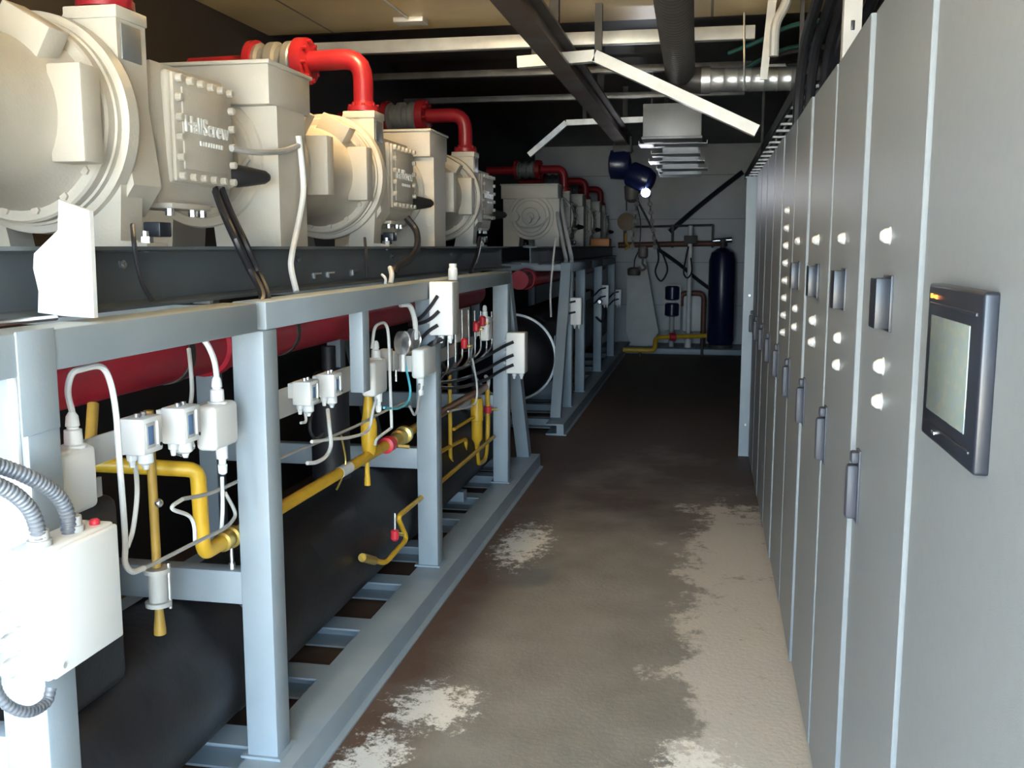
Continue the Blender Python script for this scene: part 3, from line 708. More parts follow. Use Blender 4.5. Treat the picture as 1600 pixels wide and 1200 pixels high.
tubes('corrugated_hose', [(-1.24,1.063,1.356),(-1.225,1.308,1.302),(-1.21,1.41,1.269),(-1.195,1.48,1.241),(-1.175,1.534,1.207),(-1.165,1.584,1.166),(-1.163,1.608,1.126),(-1.163,1.611,1.082)], 0.0135, 'grey_conduit', 'grey corrugated hose entering the top of the large white junction box, the upper of two', 'hose', ribs=0.07, pitch=0.009, seg=14)
tubes('corrugated_hose', [(-1.23,1.052,1.341),(-1.21,1.29,1.289),(-1.2,1.396,1.249),(-1.18,1.458,1.211),(-1.168,1.489,1.183),(-1.163,1.515,1.145),(-1.163,1.53,1.088)], 0.0135, 'grey_conduit', 'grey corrugated hose entering the top of the large white junction box, the lower of two', 'hose', ribs=0.07, pitch=0.009, seg=14)
tubes('corrugated_hose', [(-1.178,1.409,0.971),(-1.17,1.399,0.879),(-1.16,1.413,0.836),(-1.15,1.451,0.806),(-1.15,1.498,0.801),(-1.15,1.514,0.822)], 0.010, 'grey_conduit', 'grey hose looping under the large white junction box', 'hose', ribs=0.05, pitch=0.009, seg=12)

def transmitter(y0, y1, z0, z1, label, top=None, bottom=None, x1=-1.25):
    t = thing('transmitter_box', label, 'transmitter', (x1-0.03, (y0+y1)/2, z0))
    part('enclosure', MB().box((x1-0.058, y0, z0), (x1, y1, z1), 0.014, 4), 'plastic_white', t)
    part('back_plate', MB().box((-1.337, y0+0.01, z0+0.03), (x1-0.056, y1-0.01, z1-0.03)), 'plastic_grey', t)
    if top is not None:
        part('cable_gland', MB().lathe((x1-0.029, top, z1-0.003), (0, 0, 1), [(0, 0.026), (0.006, 0.026), (0.008, 0.019), (0.038, 0.018), (0.040, 0.012), (0.044, 0.012), (0.046, 0.0145), (0.066, 0.0125), (0.075, 0.007)], 16), 'plastic_white', t)
    if bottom is not None:
        part('connector', MB().lathe((x1-0.029, bottom, z0+0.003), (0, 0, -1), [(0, 0.017), (0.04, 0.016), (0.042, 0.010), (0.055, 0.010), (0.057, 0.013), (0.08, 0.012), (0.085, 0.006)], 14), 'plastic_white', t)
    return t
transmitter(1.722, 1.842, 1.072, 1.208, 'worn white transmitter box hanging just above the large white junction box', top=(-1.279, 1.805, 1.258)[1])
transmitter(2.352, 2.490, 1.083, 1.203, 'white transmitter box beside the second post, a tall plug on its top', top=(-1.279, 2.427, 1.236)[1], bottom=(-1.279, 2.441, 1.013)[1])

def pressure_switch(y0, z0, z1, label, w=0.083, shade='display_blue', x1=-1.25):
    t = thing('pressure_switch', label, 'pressure switch', (x1-0.04, y0+w/2, z0))
    part('housing', MB().box((-1.337, y0+0.02, z0+0.02), (-1.312, y0+w-0.02, z1-0.01)).box((-1.315, y0, z0), (x1, y0+w, z1), 0.006, 2), 'plastic_white', t)
    part('scale_window', MB().box((x1-0.001, y0+w*0.20, z0+0.022), (x1+0.002, y0+w*0.50, z1-0.020), 0.001), shade, t, 'blue scale window')
    part('window_frame', MB().box((x1-0.001, y0+w*0.13, z0+0.014), (x1+0.0012, y0+w*0.57, z1-0.012), 0.0006), 'plastic_grey', t)
    part('side_rail', MB().box((x1-0.001, y0+w*0.66, z0+0.018), (x1+0.004, y0+w*0.74, z1-0.012), 0.001), 'plastic_white', t)
    part('screw', MB().cyl((x1-0.001, y0+w*0.86, z0+0.016), (x1+0.0015, y0+w*0.86, z0+0.016), 0.0045, seg=8), 'dark_plastic', t)
    for q in (0.3, 0.62): part('spindle', MB().cyl((x1-0.03, y0+w*q, z1-0.002), (x1-0.03, y0+w*q, z1+0.009), 0.007, seg=10), 'steel', t)
    part('cable_gland', MB().lathe((-1.298, y0+w*0.3, z0+0.002), (0, 0, -1), [(0, 0.013), (0.018, 0.012), (0.02, 0.008), (0.035, 0.006)], 12), 'plastic_white', t)
    part('bellows', MB().lathe((-1.28, y0+w*0.62, z0+0.002), (0, 0, -1), [(0, 0.012), (0.005, 0.019), (0.028, 0.019), (0.034, 0.010), (0.045, 0.006)], 14), 'plastic_white', t)
    return t
pressure_switch(2.018, 1.142, 1.228, 'white pressure switch with blue window, hanging beside the tall looped cable')
pressure_switch(2.20, 1.132, 1.224, 'white pressure switch with blue window, next to the transmitter with the tall plug')
pressure_switch((-1.25, 2.997, 1.144)[1], (-1.25, 2.994, 1.103)[2], (-1.25, 3.0, 1.182)[2], 'white pressure switch in the second bay, left of the pair beside the short hanging post')
pressure_switch((-1.25, 3.208, 1.147)[1], (-1.25, 3.205, 1.098)[2], (-1.25, 3.211, 1.18)[2], 'white pressure switch in the second bay, right of the pair beside the short hanging post')

transmitter((-1.25, 3.642, 1.088)[1], (-1.25, 3.801, 1.066)[1], 1.035, 1.175, 'tall thin transmitter box just right of the short hanging post', top=(-1.279, 3.743, 1.215)[1], bottom=(-1.279, 3.764, 1.031)[1])
transmitter(4.12, 4.33, 1.045, 1.175, 'grey-white transmitter box directly under the white box with three black cables', bottom=4.17, x1=-1.19)

t = thing('pressure_gauge', 'pair of round steel gauges left of the white box with three black cables', 'gauge', (-1.28, 3.95, 1.10))
for y, x in (((-1.27, 4.093, 1.23)[1], -1.275), ((-1.265, 4.241, 1.222)[1], -1.27)):
    d = part('dial', MB().lathe((x, y, 1.205), (1, -0.15, 0), [(-0.02, 0.03), (-0.018, 0.050), (0.012, 0.052), (0.016, 0.046), (0.010, 0.044), (0.010, 0.01)], 24), 'galvanised', t)
    part('stem', MB().cyl((x, y, 1.16), (x, y, 1.08), 0.010, seg=10), 'plastic_white', d)

# white box with three black cables on the second aisle post
def jbox(x0, x1, y0, y1, z0, z1, label, glands_top=False, n=3):
    t = thing('junction_box', label, 'junction box', ((x0+x1)/2, (y0+y1)/2, z0))
    part('enclosure', MB().box((x0, y0+0.03, z0), (x1, y1, z1), 0.006, 2), 'plastic_grey', t)
    part('cover', MB().box((x0-0.001, y0, z0-0.001), (x1+0.001, y0+0.034, z1+0.001), 0.007, 3), 'plastic_white', t)
    for q in (0.35, 0.75):
        part('cable_gland', MB().lathe((x0+(x1-x0)*q, (y0+y1)/2, z0), (0, 0, -1), [(0, 0.014), (0.02, 0.014), (0.022, 0.010), (0.04, 0.007)], 12), 'plastic_white', t)
    for k in range(n):
        part('cable_gland', MB().lathe((x0+0.001, y0+0.07, z1-(z1-z0)*(0.22+0.28*k)), (-1, 0, 0), [(0, 0.014), (0.015, 0.014), (0.017, 0.010), (0.026, 0.009)], 12), 'plastic_white', t)
    return t
jbox(-1.205, -1.098, 4.27, 4.398, 1.224, 1.463, 'bright white junction box on the third post, three black cables crossing its face')
solo('sensor_plug', MB().lathe((-1.145, 4.47, 1.466), (0, 0, 1), [(0, 0.022), (0.05, 0.022), (0.055, 0.018), (0.075, 0.018)], 14), 'plastic_white', 'small white plug standing behind the top of the white junction box with crossing cables', 'plug')
BC = [((-1.162, 4.262, 1.402), (-1.198, 4.26, 1.351), (-1.251, 4.3, 1.304), (-1.367, 4.5, 1.259)),
      ((-1.157, 4.262, 1.334), (-1.192, 4.26, 1.302), (-1.246, 4.3, 1.278), (-1.367, 4.5, 1.249)),
      ((-1.163, 4.262, 1.271), (-1.199, 4.26, 1.248), (-1.24, 4.3, 1.218), (-1.353, 4.5, 1.137))]
for p, n_ in zip(BC, ('upper', 'middle', 'lowest')):
    tubes('cable', list(p), 0.0085, 'black_cable', 'black cable crossing the face of the bright white junction box, %s of the three' % n_, 'cable')
jbox(-1.20, -1.082, 6.0, 6.118, 0.832, 1.088, 'white junction box on the last post of the near skid, black cables at its left')
for k, (v, n_) in enumerate(((545, 'upper'), (566, 'middle'), (582, 'lowest'))):
    p = V((-1.164, 5.992, 1.009)); z = 1.62-(v-385)*0.00386
    tubes('cable', [(-1.150, 5.992, z+0.03), (-1.195, 5.985, z+0.01), (-1.25, 6.00, z-0.02), (-1.30, 5.85, z-0.05), (-1.33, 5.3, z-0.06+0.02*k), (-1.34, 4.6, z-0.02+0.05*k)], 0.010, 'black_cable', 'black cable entering the junction box on the near skid\'s last post, %s of three' % n_, 'cable')

t = thing('pipe_fitting', 'white elbow fitting with ring nuts right of the second blue-window switch', 'fitting', (-1.29, 2.30, 1.10))
part('elbow', MB().tube([(-1.30, 2.235, 1.12), (-1.30, 2.27, 1.105), (-1.305, 2.32, 1.115)], 0.012), 'plastic_white', t)
for y, r in ((2.262, 0.019), (2.297, 0.015)): part('ring_nut', MB().lathe((-1.30, y, 1.106), (0, 1, 0.1), [(0, r), (0.014, r)], 12), 'steel', t)
t = thing('terminal_block', 'pair of thin grey holders clamped behind the tall thin transmitter', 'holder', (-1.32, 4.02, 1.10))
part('holder', MB().box((-1.336, 3.95, 1.10), (-1.29, 4.0, 1.19), 0.004), 'plastic_grey', t)
part('holder', MB().box((-1.336, 4.03, 1.09), (-1.295, 4.10, 1.17), 0.004), 'plastic_grey', t)
for y in (3.975, 4.065): part('pin', MB().cyl((-1.30, y, 1.09), (-1.30, y, 1.04), 0.006, seg=8), 'steel', t)

# red and brass capillary manifold in the third bay
t = thing('capillary_manifold', 'rack of thin steel capillary tubes with red valves in the third bay', 'manifold', (-1.30, 5.5, 0.95))
part('plate', MB().box((-1.345, 5.30, 1.02), (-1.337, 5.62, 1.27), 0.002), 'plastic_grey', t)
for k, (u, v0, v1) in enumerate(((744, 480, 545), (752, 480, 530), (762, 483, 590), (770, 485, 585), (776, 480, 512), (723, 545, 580), (731, 540, 575), (738, 540, 590))):
    y = 4.95+0.155*k; z0 = 1.30-0.012*k; z1 = 0.98+0.012*(k % 3)
    part('tube', MB().tube([(-1.30, y, z0), (-1.298, y, z1+0.05), (-1.30, y-0.02, z1), (-1.31, y-0.12, z1-0.03)], 0.006, seg=8), 'steel', t)
for y, z in ((5.26, 1.09), (5.55, 1.16), (5.72, 1.18)):
    vv = part('valve', MB().lathe((-1.285, y, z), (0, 0, 1), [(-0.03, 0.012), (-0.025, 0.020), (0.02, 0.020), (0.03, 0.012)], 12), 'red_bright', t, 'red valve')
    part('lever', MB().box((-1.27, y-0.01, z-0.02), (-1.25, y+0.05, z-0.008), 0.003), 'brass', vv)
transmitter(5.72, 5.84, 1.06, 1.20, 'narrow transmitter box in the third bay beside the capillary tubes', top=5.75)
tubes('cable', [(-1.29,5.468,0.984),(-1.29,5.578,0.821),(-1.29,5.56,0.729),(-1.3,5.455,0.708),(-1.31,4.986,0.755)], 0.006, 'white_cable', 'thin white cable bending left below the capillary tubes', 'cable')

# ------------------------------------------------------------------ cables on the near skid
WC = 'white_cable'
tubes('cable', [(-1.279,1.807,1.278),(-1.27,1.784,1.326),(-1.255,1.779,1.363),(-1.25,1.806,1.37),(-1.25,1.872,1.367),(-1.247,1.898,1.329),(-1.243,1.906,1.256),(-1.24,1.904,1.157),(-1.24,1.908,1.041),(-1.24,1.908,0.968),(-1.24,1.904,0.926),(-1.24,1.929,0.898),(-1.24,1.975,0.891)], 0.0068, WC, 'white cable arching from the worn transmitter box down to the bottom loop', 'cable')
tubes('cable', [(-1.24,1.975,0.891),(-1.24,2.043,0.887),(-1.245,2.217,0.878),(-1.25,2.361,0.868),(-1.255,2.434,0.872),(-1.26,2.464,0.89),(-1.27,2.433,0.952)], 0.0052, 'grey_cable', 'grey cable running up rightwards from the bottom of the tall white loop', 'cable')
tubes('cable', [(-1.3,2.059,1.109),(-1.26,1.997,1.076),(-1.25,1.974,1.038),(-1.245,1.946,0.986),(-1.24,1.915,0.959)], 0.0055, WC, 'white cable dropping from the first blue-window switch into the tall loop', 'cable')
tubes('cable', [(-1.279,2.436,0.996),(-1.27,2.415,0.921),(-1.262,2.387,0.859)], 0.0055, WC, 'straight white cable dropping from the transmitter with the tall plug', 'cable')
tubes('cable', [(-1.252,2.229,0.874),(-1.26,2.241,0.917),(-1.26,2.215,0.949),(-1.26,2.15,0.98),(-1.26,2.145,0.992),(-1.265,2.2,0.994)], 0.0052, WC, 'short white cable curling left of the yellow U-shaped pipe', 'cable')
tubes('cable', [(-1.266,2.202,0.994),(-1.275,2.365,0.969),(-1.322,2.667,0.94),(-1.325,2.925,0.944),(-1.32,3.239,0.935),(-1.31,3.609,0.929),(-1.3,3.895,0.935),(-1.3,4.263,0.925)], 0.0055, 'grey_cable', 'long grey cable bundle slanting through both bays behind the second post', 'cable')
tubes('cable', [(-1.279,2.43,1.267),(-1.27,2.403,1.317),(-1.27,2.375,1.359),(-1.29,2.377,1.385)], 0.008, WC, 'white cable rising from the tall plug up to the red header', 'cable')
tubes('cable', [(-1.315,3.307,1.039),(-1.28,3.232,0.984),(-1.27,3.215,0.93),(-1.27,3.171,0.9),(-1.27,3.083,0.897),(-1.28,3.025,0.905)], 0.007, WC, 'white cable dropping from the second-bay switches and curling left', 'cable')
tubes('cable', [(-1.285,3.08,0.967),(-1.285,3.273,0.939),(-1.285,3.454,0.911),(-1.285,3.649,0.902),(-1.28,3.7,0.976),(-1.279,3.738,1.009)], 0.006, WC, 'white cable sagging rightwards to the yellow filter pipe', 'cable')
tubes('cable', [(-1.31,3.154,1.075),(-1.3,3.103,1.011),(-1.3,3.145,0.965),(-1.3,3.221,0.967)], 0.006, 'black_cable', 'short black cable hanging in a loop under the second-bay switches', 'cable')
tubes('cable', [(-1.315,3.099,1.073),(-1.3,3.072,1.039),(-1.3,3.029,1.04)], 0.005, WC, 'short white pigtail under the left switch of the second bay', 'cable')
tubes('cable', [(-1.275,3.685,1.221),(-1.27,3.705,1.295),(-1.27,3.761,1.313),(-1.27,3.842,1.307),(-1.265,3.866,1.256),(-1.26,3.859,1.111),(-1.26,3.868,0.949),(-1.26,3.872,0.873)], 0.0065, WC, 'white cable looping over the thin transmitter and dropping straight down', 'cable')
tubes('cable', [(-1.28,4.121,1.134),(-1.27,4.133,1.071),(-1.26,4.144,0.99),(-1.26,4.103,0.945),(-1.26,3.964,0.939),(-1.26,3.776,0.972)], 0.0055, 'cyan_cable', 'light blue cable hanging below the round steel gauges', 'cable')
tubes('cable', [(-1.219,4.145,1.019),(-1.24,4.203,0.924),(-1.25,4.174,0.876),(-1.26,4.131,0.921)], 0.006, 'grey_cable', 'tan cable under the transmitter below the white box with crossing cables', 'cable')
tubes('cable', [(-1.3,4.141,1.368),(-1.27,4.186,1.36),(-1.26,4.228,1.295),(-1.26,4.244,1.208)], 0.012, WC, 'thick pale hose curving down from the top rail beside the round gauges', 'cable')
tubes('cable', [(-1.268,3.897,0.868),(-1.28,3.748,0.85),(-1.28,3.715,0.83)], 0.006, WC, 'short white cable end slanting down to the red valve', 'cable')
tubes('cable', [(-1.34,5.107,0.937),(-1.33,4.94,1.009),(-1.3,4.614,1.079),(-1.26,4.43,1.146),(-1.17,4.218,1.197),(-1.17,4.35,1.2)], 0.012, 'black_cable', 'thick black cable bundle bending below the bright white junction box', 'cable')

# cables around the compressors
BKC = 'black_cable'
tubes('cable', [(-1.53, 2.931, 1.82), (-1.47, 2.866, 1.738), (-1.37, 2.752, 1.639), (-1.36, 2.817, 1.552), (-1.3, 2.772, 1.477), (-1.28, 2.70, 1.44)], 0.012, BKC, 'thick black cable falling from the nearest compressor over the dark beam, front one of two', 'cable')
tubes('cable', [(-1.53, 2.973, 1.823), (-1.47, 2.921, 1.73), (-1.38, 2.83, 1.634), (-1.36, 2.869, 1.541), (-1.3, 2.799, 1.48), (-1.28, 2.76, 1.44)], 0.012, BKC, 'thick black cable falling from the nearest compressor over the dark beam, rear one of two', 'cable')
tubes('cable', [(-1.42,2.292,1.673),(-1.38,2.23,1.636),(-1.375,2.229,1.589),(-1.37,2.246,1.525),(-1.36,2.266,1.485)], 0.006, BKC, 'thin black cable running down the dark beam near the white bracket', 'cable')
tubes('conduit', [(-1.42,3.362,2.007),(-1.415,3.372,1.924),(-1.41,3.369,1.812),(-1.4,3.291,1.698),(-1.372,3.164,1.592),(-1.368,3.146,1.545),(-1.34,3.118,1.469)], 0.0105, 'white_cable', 'pale grey flexible conduit running down the front of the second compressor', 'conduit')
tubes('conduit', [(-1.45,2.91,1.921),(-1.43,3.038,1.921),(-1.425,3.227,1.942),(-1.42,3.359,1.972)], 0.010, 'grey_cable', 'grey hose running across the front of the second compressor', 'conduit')
tubes('cable', [(-1.47,4.811,1.763),(-1.42,4.808,1.699),(-1.38,4.691,1.62),(-1.37,4.526,1.56),(-1.36,4.312,1.534),(-1.36,4.244,1.498)], 0.017, BKC, 'black hose looping down from the second compressor onto the dark beam', 'cable')
tubes('cable', [(-1.42,4.041,1.655),(-1.375,3.925,1.581),(-1.37,3.92,1.489)], 0.006, BKC, 'thin black cable hanging over the dark beam below the second compressor', 'cable')
tubes('cable', [(-1.42,6.253,1.673),(-1.375,5.963,1.561),(-1.37,5.769,1.469)], 0.014, BKC, 'black cable hanging over the dark beam below the third compressor', 'cable')
t = thing('hose_end', 'two small pale hose ends poking over the top rail left of the white box', 'hose', (-1.29, 3.97, 1.466))
part('stub', MB().tube([(-1.29, 3.98, 1.466), (-1.29, 4.0, 1.50), (-1.31, 4.04, 1.53)], 0.011), WC, t)
part('stub', MB().tube([(-1.28, 3.88, 1.466), (-1.28, 3.885, 1.49), (-1.30, 3.90, 1.505)], 0.006), WC, t)

# ------------------------------------------------------------------ yellow pipework
t = thing('refrigerant_line', 'long yellow pipe with U-bend and red valve running through the near skid', 'pipe', (-1.345, 3.4, 0.74))
part('pipe', MB().tube([(-1.72, 2.30, 1.05), (-1.40, 2.40, 1.022), (-1.345, 2.425, 1.015), (-1.345, 2.435, 0.80), (-1.345, 2.45, 0.775), (-1.345, 4.60, 0.752)], 0.0215, seg=16, elbow=0.05), 'yellow', t)
part('pipe', MB().tube([(-1.345, 4.60, 0.752), (-1.345, 6.05, 0.735)], 0.023, seg=14, sub=1), 'copper', t, 'bare copper pipe end')
part('fitting', MB().lathe((-1.345, 2.54, 0.774), (0, 1, -0.011), [(0, 0.022), (0.005, 0.029), (0.03, 0.030), (0.035, 0.026), (0.05, 0.026), (0.055, 0.033), (0.075, 0.033), (0.08, 0.024)], 16), 'brass', t)
part('drain_cock', MB().cyl((-1.345, 2.60, 0.745), (-1.345, 2.60, 0.69), 0.006, seg=8).cyl((-1.345, 2.60, 0.695), (-1.345, 2.60, 0.677), 0.010, seg=8), 'steel', t)
part('sticker', MB().lathe((-1.345, 3.48, 0.764), (0, 1, -0.011), [(0, 0.0215), (0, 0.0225), (0.11, 0.0225), (0.11, 0.0215)], 16), 'plastic_white', t, 'white sticker band')
part('riser', MB().lathe((-1.345, 3.83, 0.765), (0, 0, 1), [(0, 0.024), (0.02, 0.030), (0.07, 0.034), (0.13, 0.034), (0.16, 0.026), (0.20, 0.022), (0.25, 0.016), (0.27, 0.016)], 18), 'yellow', t)
part('nub', MB().lathe((-1.345, 3.80, 0.755), (0, 0, -1), [(0, 0.010), (0.06, 0.010), (0.10, 0.013), (0.115, 0.013)], 12), 'yellow', t)
vb = part('ball_valve', MB().lathe((-1.345, 4.04, 0.757), (0, 1, 0), [(0, 0.024), (0.005, 0.036), (0.06, 0.036), (0.065, 0.024)], 16), 'red_bright', t, 'red ball valve')
part('lever', MB().cyl((-1.30, 4.08, 0.752), (-1.255, 4.10, 0.745), 0.009, seg=10), 'brass', vb)
part('fitting', MB().lathe((-1.345, 4.15, 0.756), (0, 1, 0), [(0, 0.024), (0.01, 0.030), (0.06, 0.030), (0.07, 0.038), (0.10, 0.038), (0.105, 0.028), (0.14, 0.028), (0.145, 0.042), (0.175, 0.042), (0.18, 0.025)], 18), 'brass', t)
part('bolt', MB().cyl((-1.29, 2.615, 0.785), (-1.255, 2.625, 0.795), 0.008, seg=8), 'steel', t)

t = thing('drain_line', 'thin yellow drain pipe with red cock, low beside the black vessel', 'pipe', (-1.295, 4.2, 0.27))
part('pipe', MB().tube([(-1.305,3.606,0.394),(-1.29,3.846,0.294),(-1.29,4.16,0.307),(-1.29,4.023,0.446),(-1.29,4.768,0.43),(-1.29,6.061,0.416)], 0.0115, seg=12, elbow=0.05), 'yellow', t)
part('end_nut', MB().cyl((-1.305, 3.606, 0.394), (-1.298, 3.731, 0.341), 0.018, seg=10), 'brass', t)
vb = part('cock', MB().lathe((-1.275, 3.935, 0.366), (0, 0, 1), [(0, 0.010), (0.01, 0.018), (0.045, 0.018), (0.05, 0.010)], 12), 'red_bright', t, 'red cock')
part('stem', MB().cyl((-1.275, 3.937, 0.402), (-1.275, 3.942, 0.486), 0.006, seg=8), 'steel', vb)
part('key', MB().cyl((-1.27, 3.948, 0.396), (-1.25, 3.976, 0.381), 0.007, seg=8), 'brass', vb)

t = thing('filter_line', 'bright yellow upright filter with bent pipes near the last post of the near skid', 'pipe', (-1.32, 5.8, 0.28))
part('filter', MB().lathe((-1.33, 5.75, 0.41), (0, 0, 1), [(0, 0.012), (0.03, 0.020), (0.05, 0.034), (0.16, 0.034), (0.165, 0.038), (0.28, 0.038), (0.30, 0.03)], 20), 'yellow', t)
part('pipe', MB().tube([(-1.33, 5.75, 0.43), (-1.33, 5.76, 0.30), (-1.33, 5.98, 0.275), (-1.33, 6.06, 0.45), (-1.33, 6.05, 0.72)], 0.015, seg=12, elbow=0.07), 'yellow', t)
part('pipe', MB().tube([(-1.36, 5.22, 0.92), (-1.36, 5.22, 0.42), (-1.36, 5.55, 0.40), (-1.36, 5.60, 0.49), (-1.36, 5.20, 0.52), (-1.36, 4.80, 0.54)], 0.011, seg=10, elbow=0.06), 'yellow', t)
part('pipe', MB().tube([(-1.36, 5.3, 0.60), (-1.34, 5.72, 0.60)], 0.010, seg=10, sub=1), 'yellow', t)
vb = part('valve', MB().lathe((-1.33, 6.06, 0.565), (0, 0, 1), [(0, 0.016), (0.005, 0.026), (0.045, 0.026), (0.05, 0.016)], 14), 'red_bright', t, 'red valve')
part('lever', MB().cyl((-1.31, 6.06, 0.59), (-1.27, 6.07, 0.59), 0.008, seg=8), 'brass', vb)
part('tip', MB().tube([(-1.33, 6.05, 0.72), (-1.325, 6.06, 0.78), (-1.33, 6.0, 0.81)], 0.012), 'zinc_paint', t)

t = thing('oil_return_line', 'ochre vertical pipe with flanged sight glass behind the blue-window switches', 'pipe', (-1.40, 2.28, 0.62))
part('pipe', MB().cyl((-1.40, 2.29, 1.20), (-1.40, 2.29, 0.78), 0.012, seg=12), 'ochre', t)
sgl = part('sight_glass', MB().lathe((-1.40, 2.29, 0.675), (0, 0, 1), [(0, 0.034), (0.012, 0.034), (0.013, 0.024), (0.09, 0.024), (0.091, 0.034), (0.103, 0.034)], 18), 'plastic_grey', t, 'grey flanged sight glass')
part('tie_rod', MB().cyl((-1.372, 2.30, 0.665), (-1.372, 2.30, 0.79), 0.005, seg=8), 'steel', sgl)
part('outlet', MB().lathe((-1.40, 2.29, 0.68), (0, 0, -1), [(0, 0.010), (0.03, 0.012), (0.07, 0.016), (0.085, 0.016)], 12), 'ochre', t)
part('joint', MB().ball((-1.385, 2.29, 0.955), 0.012), 'steel', t)
solo('pipe', MB().cyl((-1.47, 2.16, 1.235), (-1.44, 2.09, 1.12), 0.014, seg=12), 'ochre', 'short ochre pipe slanting down behind the mounting bar under the red header', 'pipe')
solo('capillary_tube', MB().tube([(-1.4,2.506,1.338),(-1.38,2.476,1.289),(-1.37,2.459,1.229),(-1.36,2.426,1.181)], 0.006), 'grey_cable', 'thin steel tube hanging from the red header strap behind the blue-window switches', 'tube')
solo('ball_float', MB().ball((-1.60, 4.15, 1.03), 0.055), 'blue', 'blue rounded cap deep behind the short hanging post', 'cap')
solo('pipe', MB().cyl((-1.75, 3.75, 0.62), (-1.75, 3.75, 1.20), 0.014, seg=10), 'ochre', 'ochre upright pipe in the dark behind the short hanging post', 'pipe')
solo('capillary_tube', MB().tube([(-1.34,3.499,0.908),(-1.34,3.54,0.8),(-1.34,3.502,0.745),(-1.34,3.438,0.711)], 0.004), 'brass', 'thin curved brass tube rising from the long yellow pipe', 'tube')

# ================================================================== far skid details
for (x0, x1, y, z0, z1, nm, lab) in ((-1.213, -1.11, 9.115, 0.895, 1.146, 'nearest white', 'white junction box on the first upright post of the far skid'),
                                 (-1.20, -1.12, 11.88, 0.925, 1.158, 'middle white', 'white junction box on the far skid, middle one of its three'),
                                 (-1.192, -1.11, 13.63, 0.822, 1.033, 'farthest white', 'white junction box farthest down the aisle')):
    jbox(x0, x1, y, y+0.118, z0, z1, lab, n=2)
    for k in range(2):
        z = z1-(0.05+0.10*k)
        tubes('cable', [(x0+0.05, y-0.006, z+0.02), (x0-0.02, y-0.012, z), (x0-0.08, y+0.05, z-0.06), (x0-0.14, y+0.3, z-0.10)], 0.009, BKC, 'short black cable at the %s box of the far skid, %s one' % (nm, 'upper' if k == 0 else 'lower'), 'cable')
for k, (dx, lab) in enumerate(((0, 'right'), (-0.055, 'left'))):
    tubes('conduit', [(-1.435+dx, 10.06, 2.09), (-1.40+dx, 9.9, 1.95), (-1.335+dx, 9.75, 1.72), (-1.28+dx, 9.65, 1.53), (-1.26+dx, 9.55, 1.475)], 0.020, 'grey_cable', 'grey conduit slanting down from the front compressor of the far skid, %s one' % lab, 'conduit', seg=10)
tubes('cable', [(-1.33,8.947,1.706),(-1.32,8.699,1.423),(-1.31,8.53,1.205),(-1.31,8.574,1.007)], 0.009, 'white_cable', 'thin pale cable hanging in front of the far skid', 'cable')
tubes('cable', [(-1.30, 12.05, 0.78), (-1.20, 11.9, 0.72), (-1.16, 11.95, 0.78), (-1.17, 12.05, 0.86), (-1.24, 12.1, 0.90)], 0.016, BKC, 'black cable looped on the side of the far skid', 'cable')
solo('terminal_case', MB().box((-1.42, 12.55, 1.622), (-1.18, 12.85, 1.72), 0.01), 'orange', 'orange case lying on top of the far skid', 'case')
solo('sensor_lamp', MB().lathe((-1.15, 11.2, 1.00), (0, -1, 0), [(0, 0.03), (0.05, 0.03), (0.06, 0.02)], 14), 'steel', 'small round steel sensor facing the aisle on the far skid', 'sensor')
for (y, lab) in ((10.6, 'ochre upright pipe inside the far skid, nearest of two'), (13.0, 'ochre upright pipe inside the far skid, farther of two')):
    solo('pipe', MB().cyl((-1.34, y, 0.12), (-1.34, y, 1.25), 0.025, seg=12), 'ochre', lab, 'pipe')

# ================================================================== blue hoist and its lamp
t = thing('chain_hoist', 'dark blue electric chain hoist hanging from the monorail beam', 'hoist', (-0.82, 9.95, 2.15))
part('trolley', MB().box((-0.90, 9.86, 2.53), (-0.73, 10.04, 2.60), 0.01).box((-0.905, 9.88, 2.55), (-0.885, 10.02, 2.68), 0.004).box((-0.745, 9.88, 2.55), (-0.725, 10.02, 2.68), 0.004), 'dark_steel', t)
part('gear_case', MB().lathe((-0.95, 9.95, 2.42), (1, 0, 0), [(0, 0.08), (0.02, 0.14), (0.16, 0.15), (0.20, 0.13), (0.22, 0.05)], 28), 'hoist_blue', t)
part('motor', MB().lathe((-0.74, 9.93, 2.33), (0.8, -0.3, -0.35), [(0, 0.11), (0.02, 0.125), (0.18, 0.125), (0.20, 0.115), (0.24, 0.10), (0.25, 0.04)], 28), 'hoist_blue', t)
part('chain_bag', MB().lathe((-0.72, 9.98, 2.05), (0, 0, 1), [(0, 0.03), (0.03, 0.07), (0.16, 0.08), (0.17, 0.06)], 18), 'dark_steel', t)
for i, x in enumerate((-0.66, -0.56)):
    ch = MB()
    for k in range(14):
        c = V((x+0.006*k*(1 if i else -0.6), 9.95, 2.16-0.042*k)); rot = math.pi/2*(k % 2)
        ch.lathe(c, (math.cos(rot), math.sin(rot), 0), [(-0.007, 0.010), (-0.007, 0.025), (0.007, 0.025), (0.007, 0.010)], 10)
    part('chain', ch, 'dark_steel', t)
part('hook_block', MB().lathe((-0.60, 9.95, 1.50), (0, 0, 1), [(0, 0.03), (0.02, 0.05), (0.10, 0.05), (0.12, 0.03)], 16).tube([(-0.60, 9.95, 1.50), (-0.60, 9.95, 1.45), (-0.57, 9.95, 1.41), (-0.61, 9.95, 1.385), (-0.64, 9.95, 1.42)], 0.012), 'dark_steel', t)
t = thing('work_lamp', 'small glowing white lamp mounted below the blue hoist', 'lamp', (-0.575, 9.82, 2.11))
part('housing', MB().lathe((-0.585, 9.90, 2.145), (0.1, -1, -0.1), [(0, 0.03), (0.05, 0.045), (0.07, 0.05), (0.07, 0.043)], 20), 'hoist_blue', t)
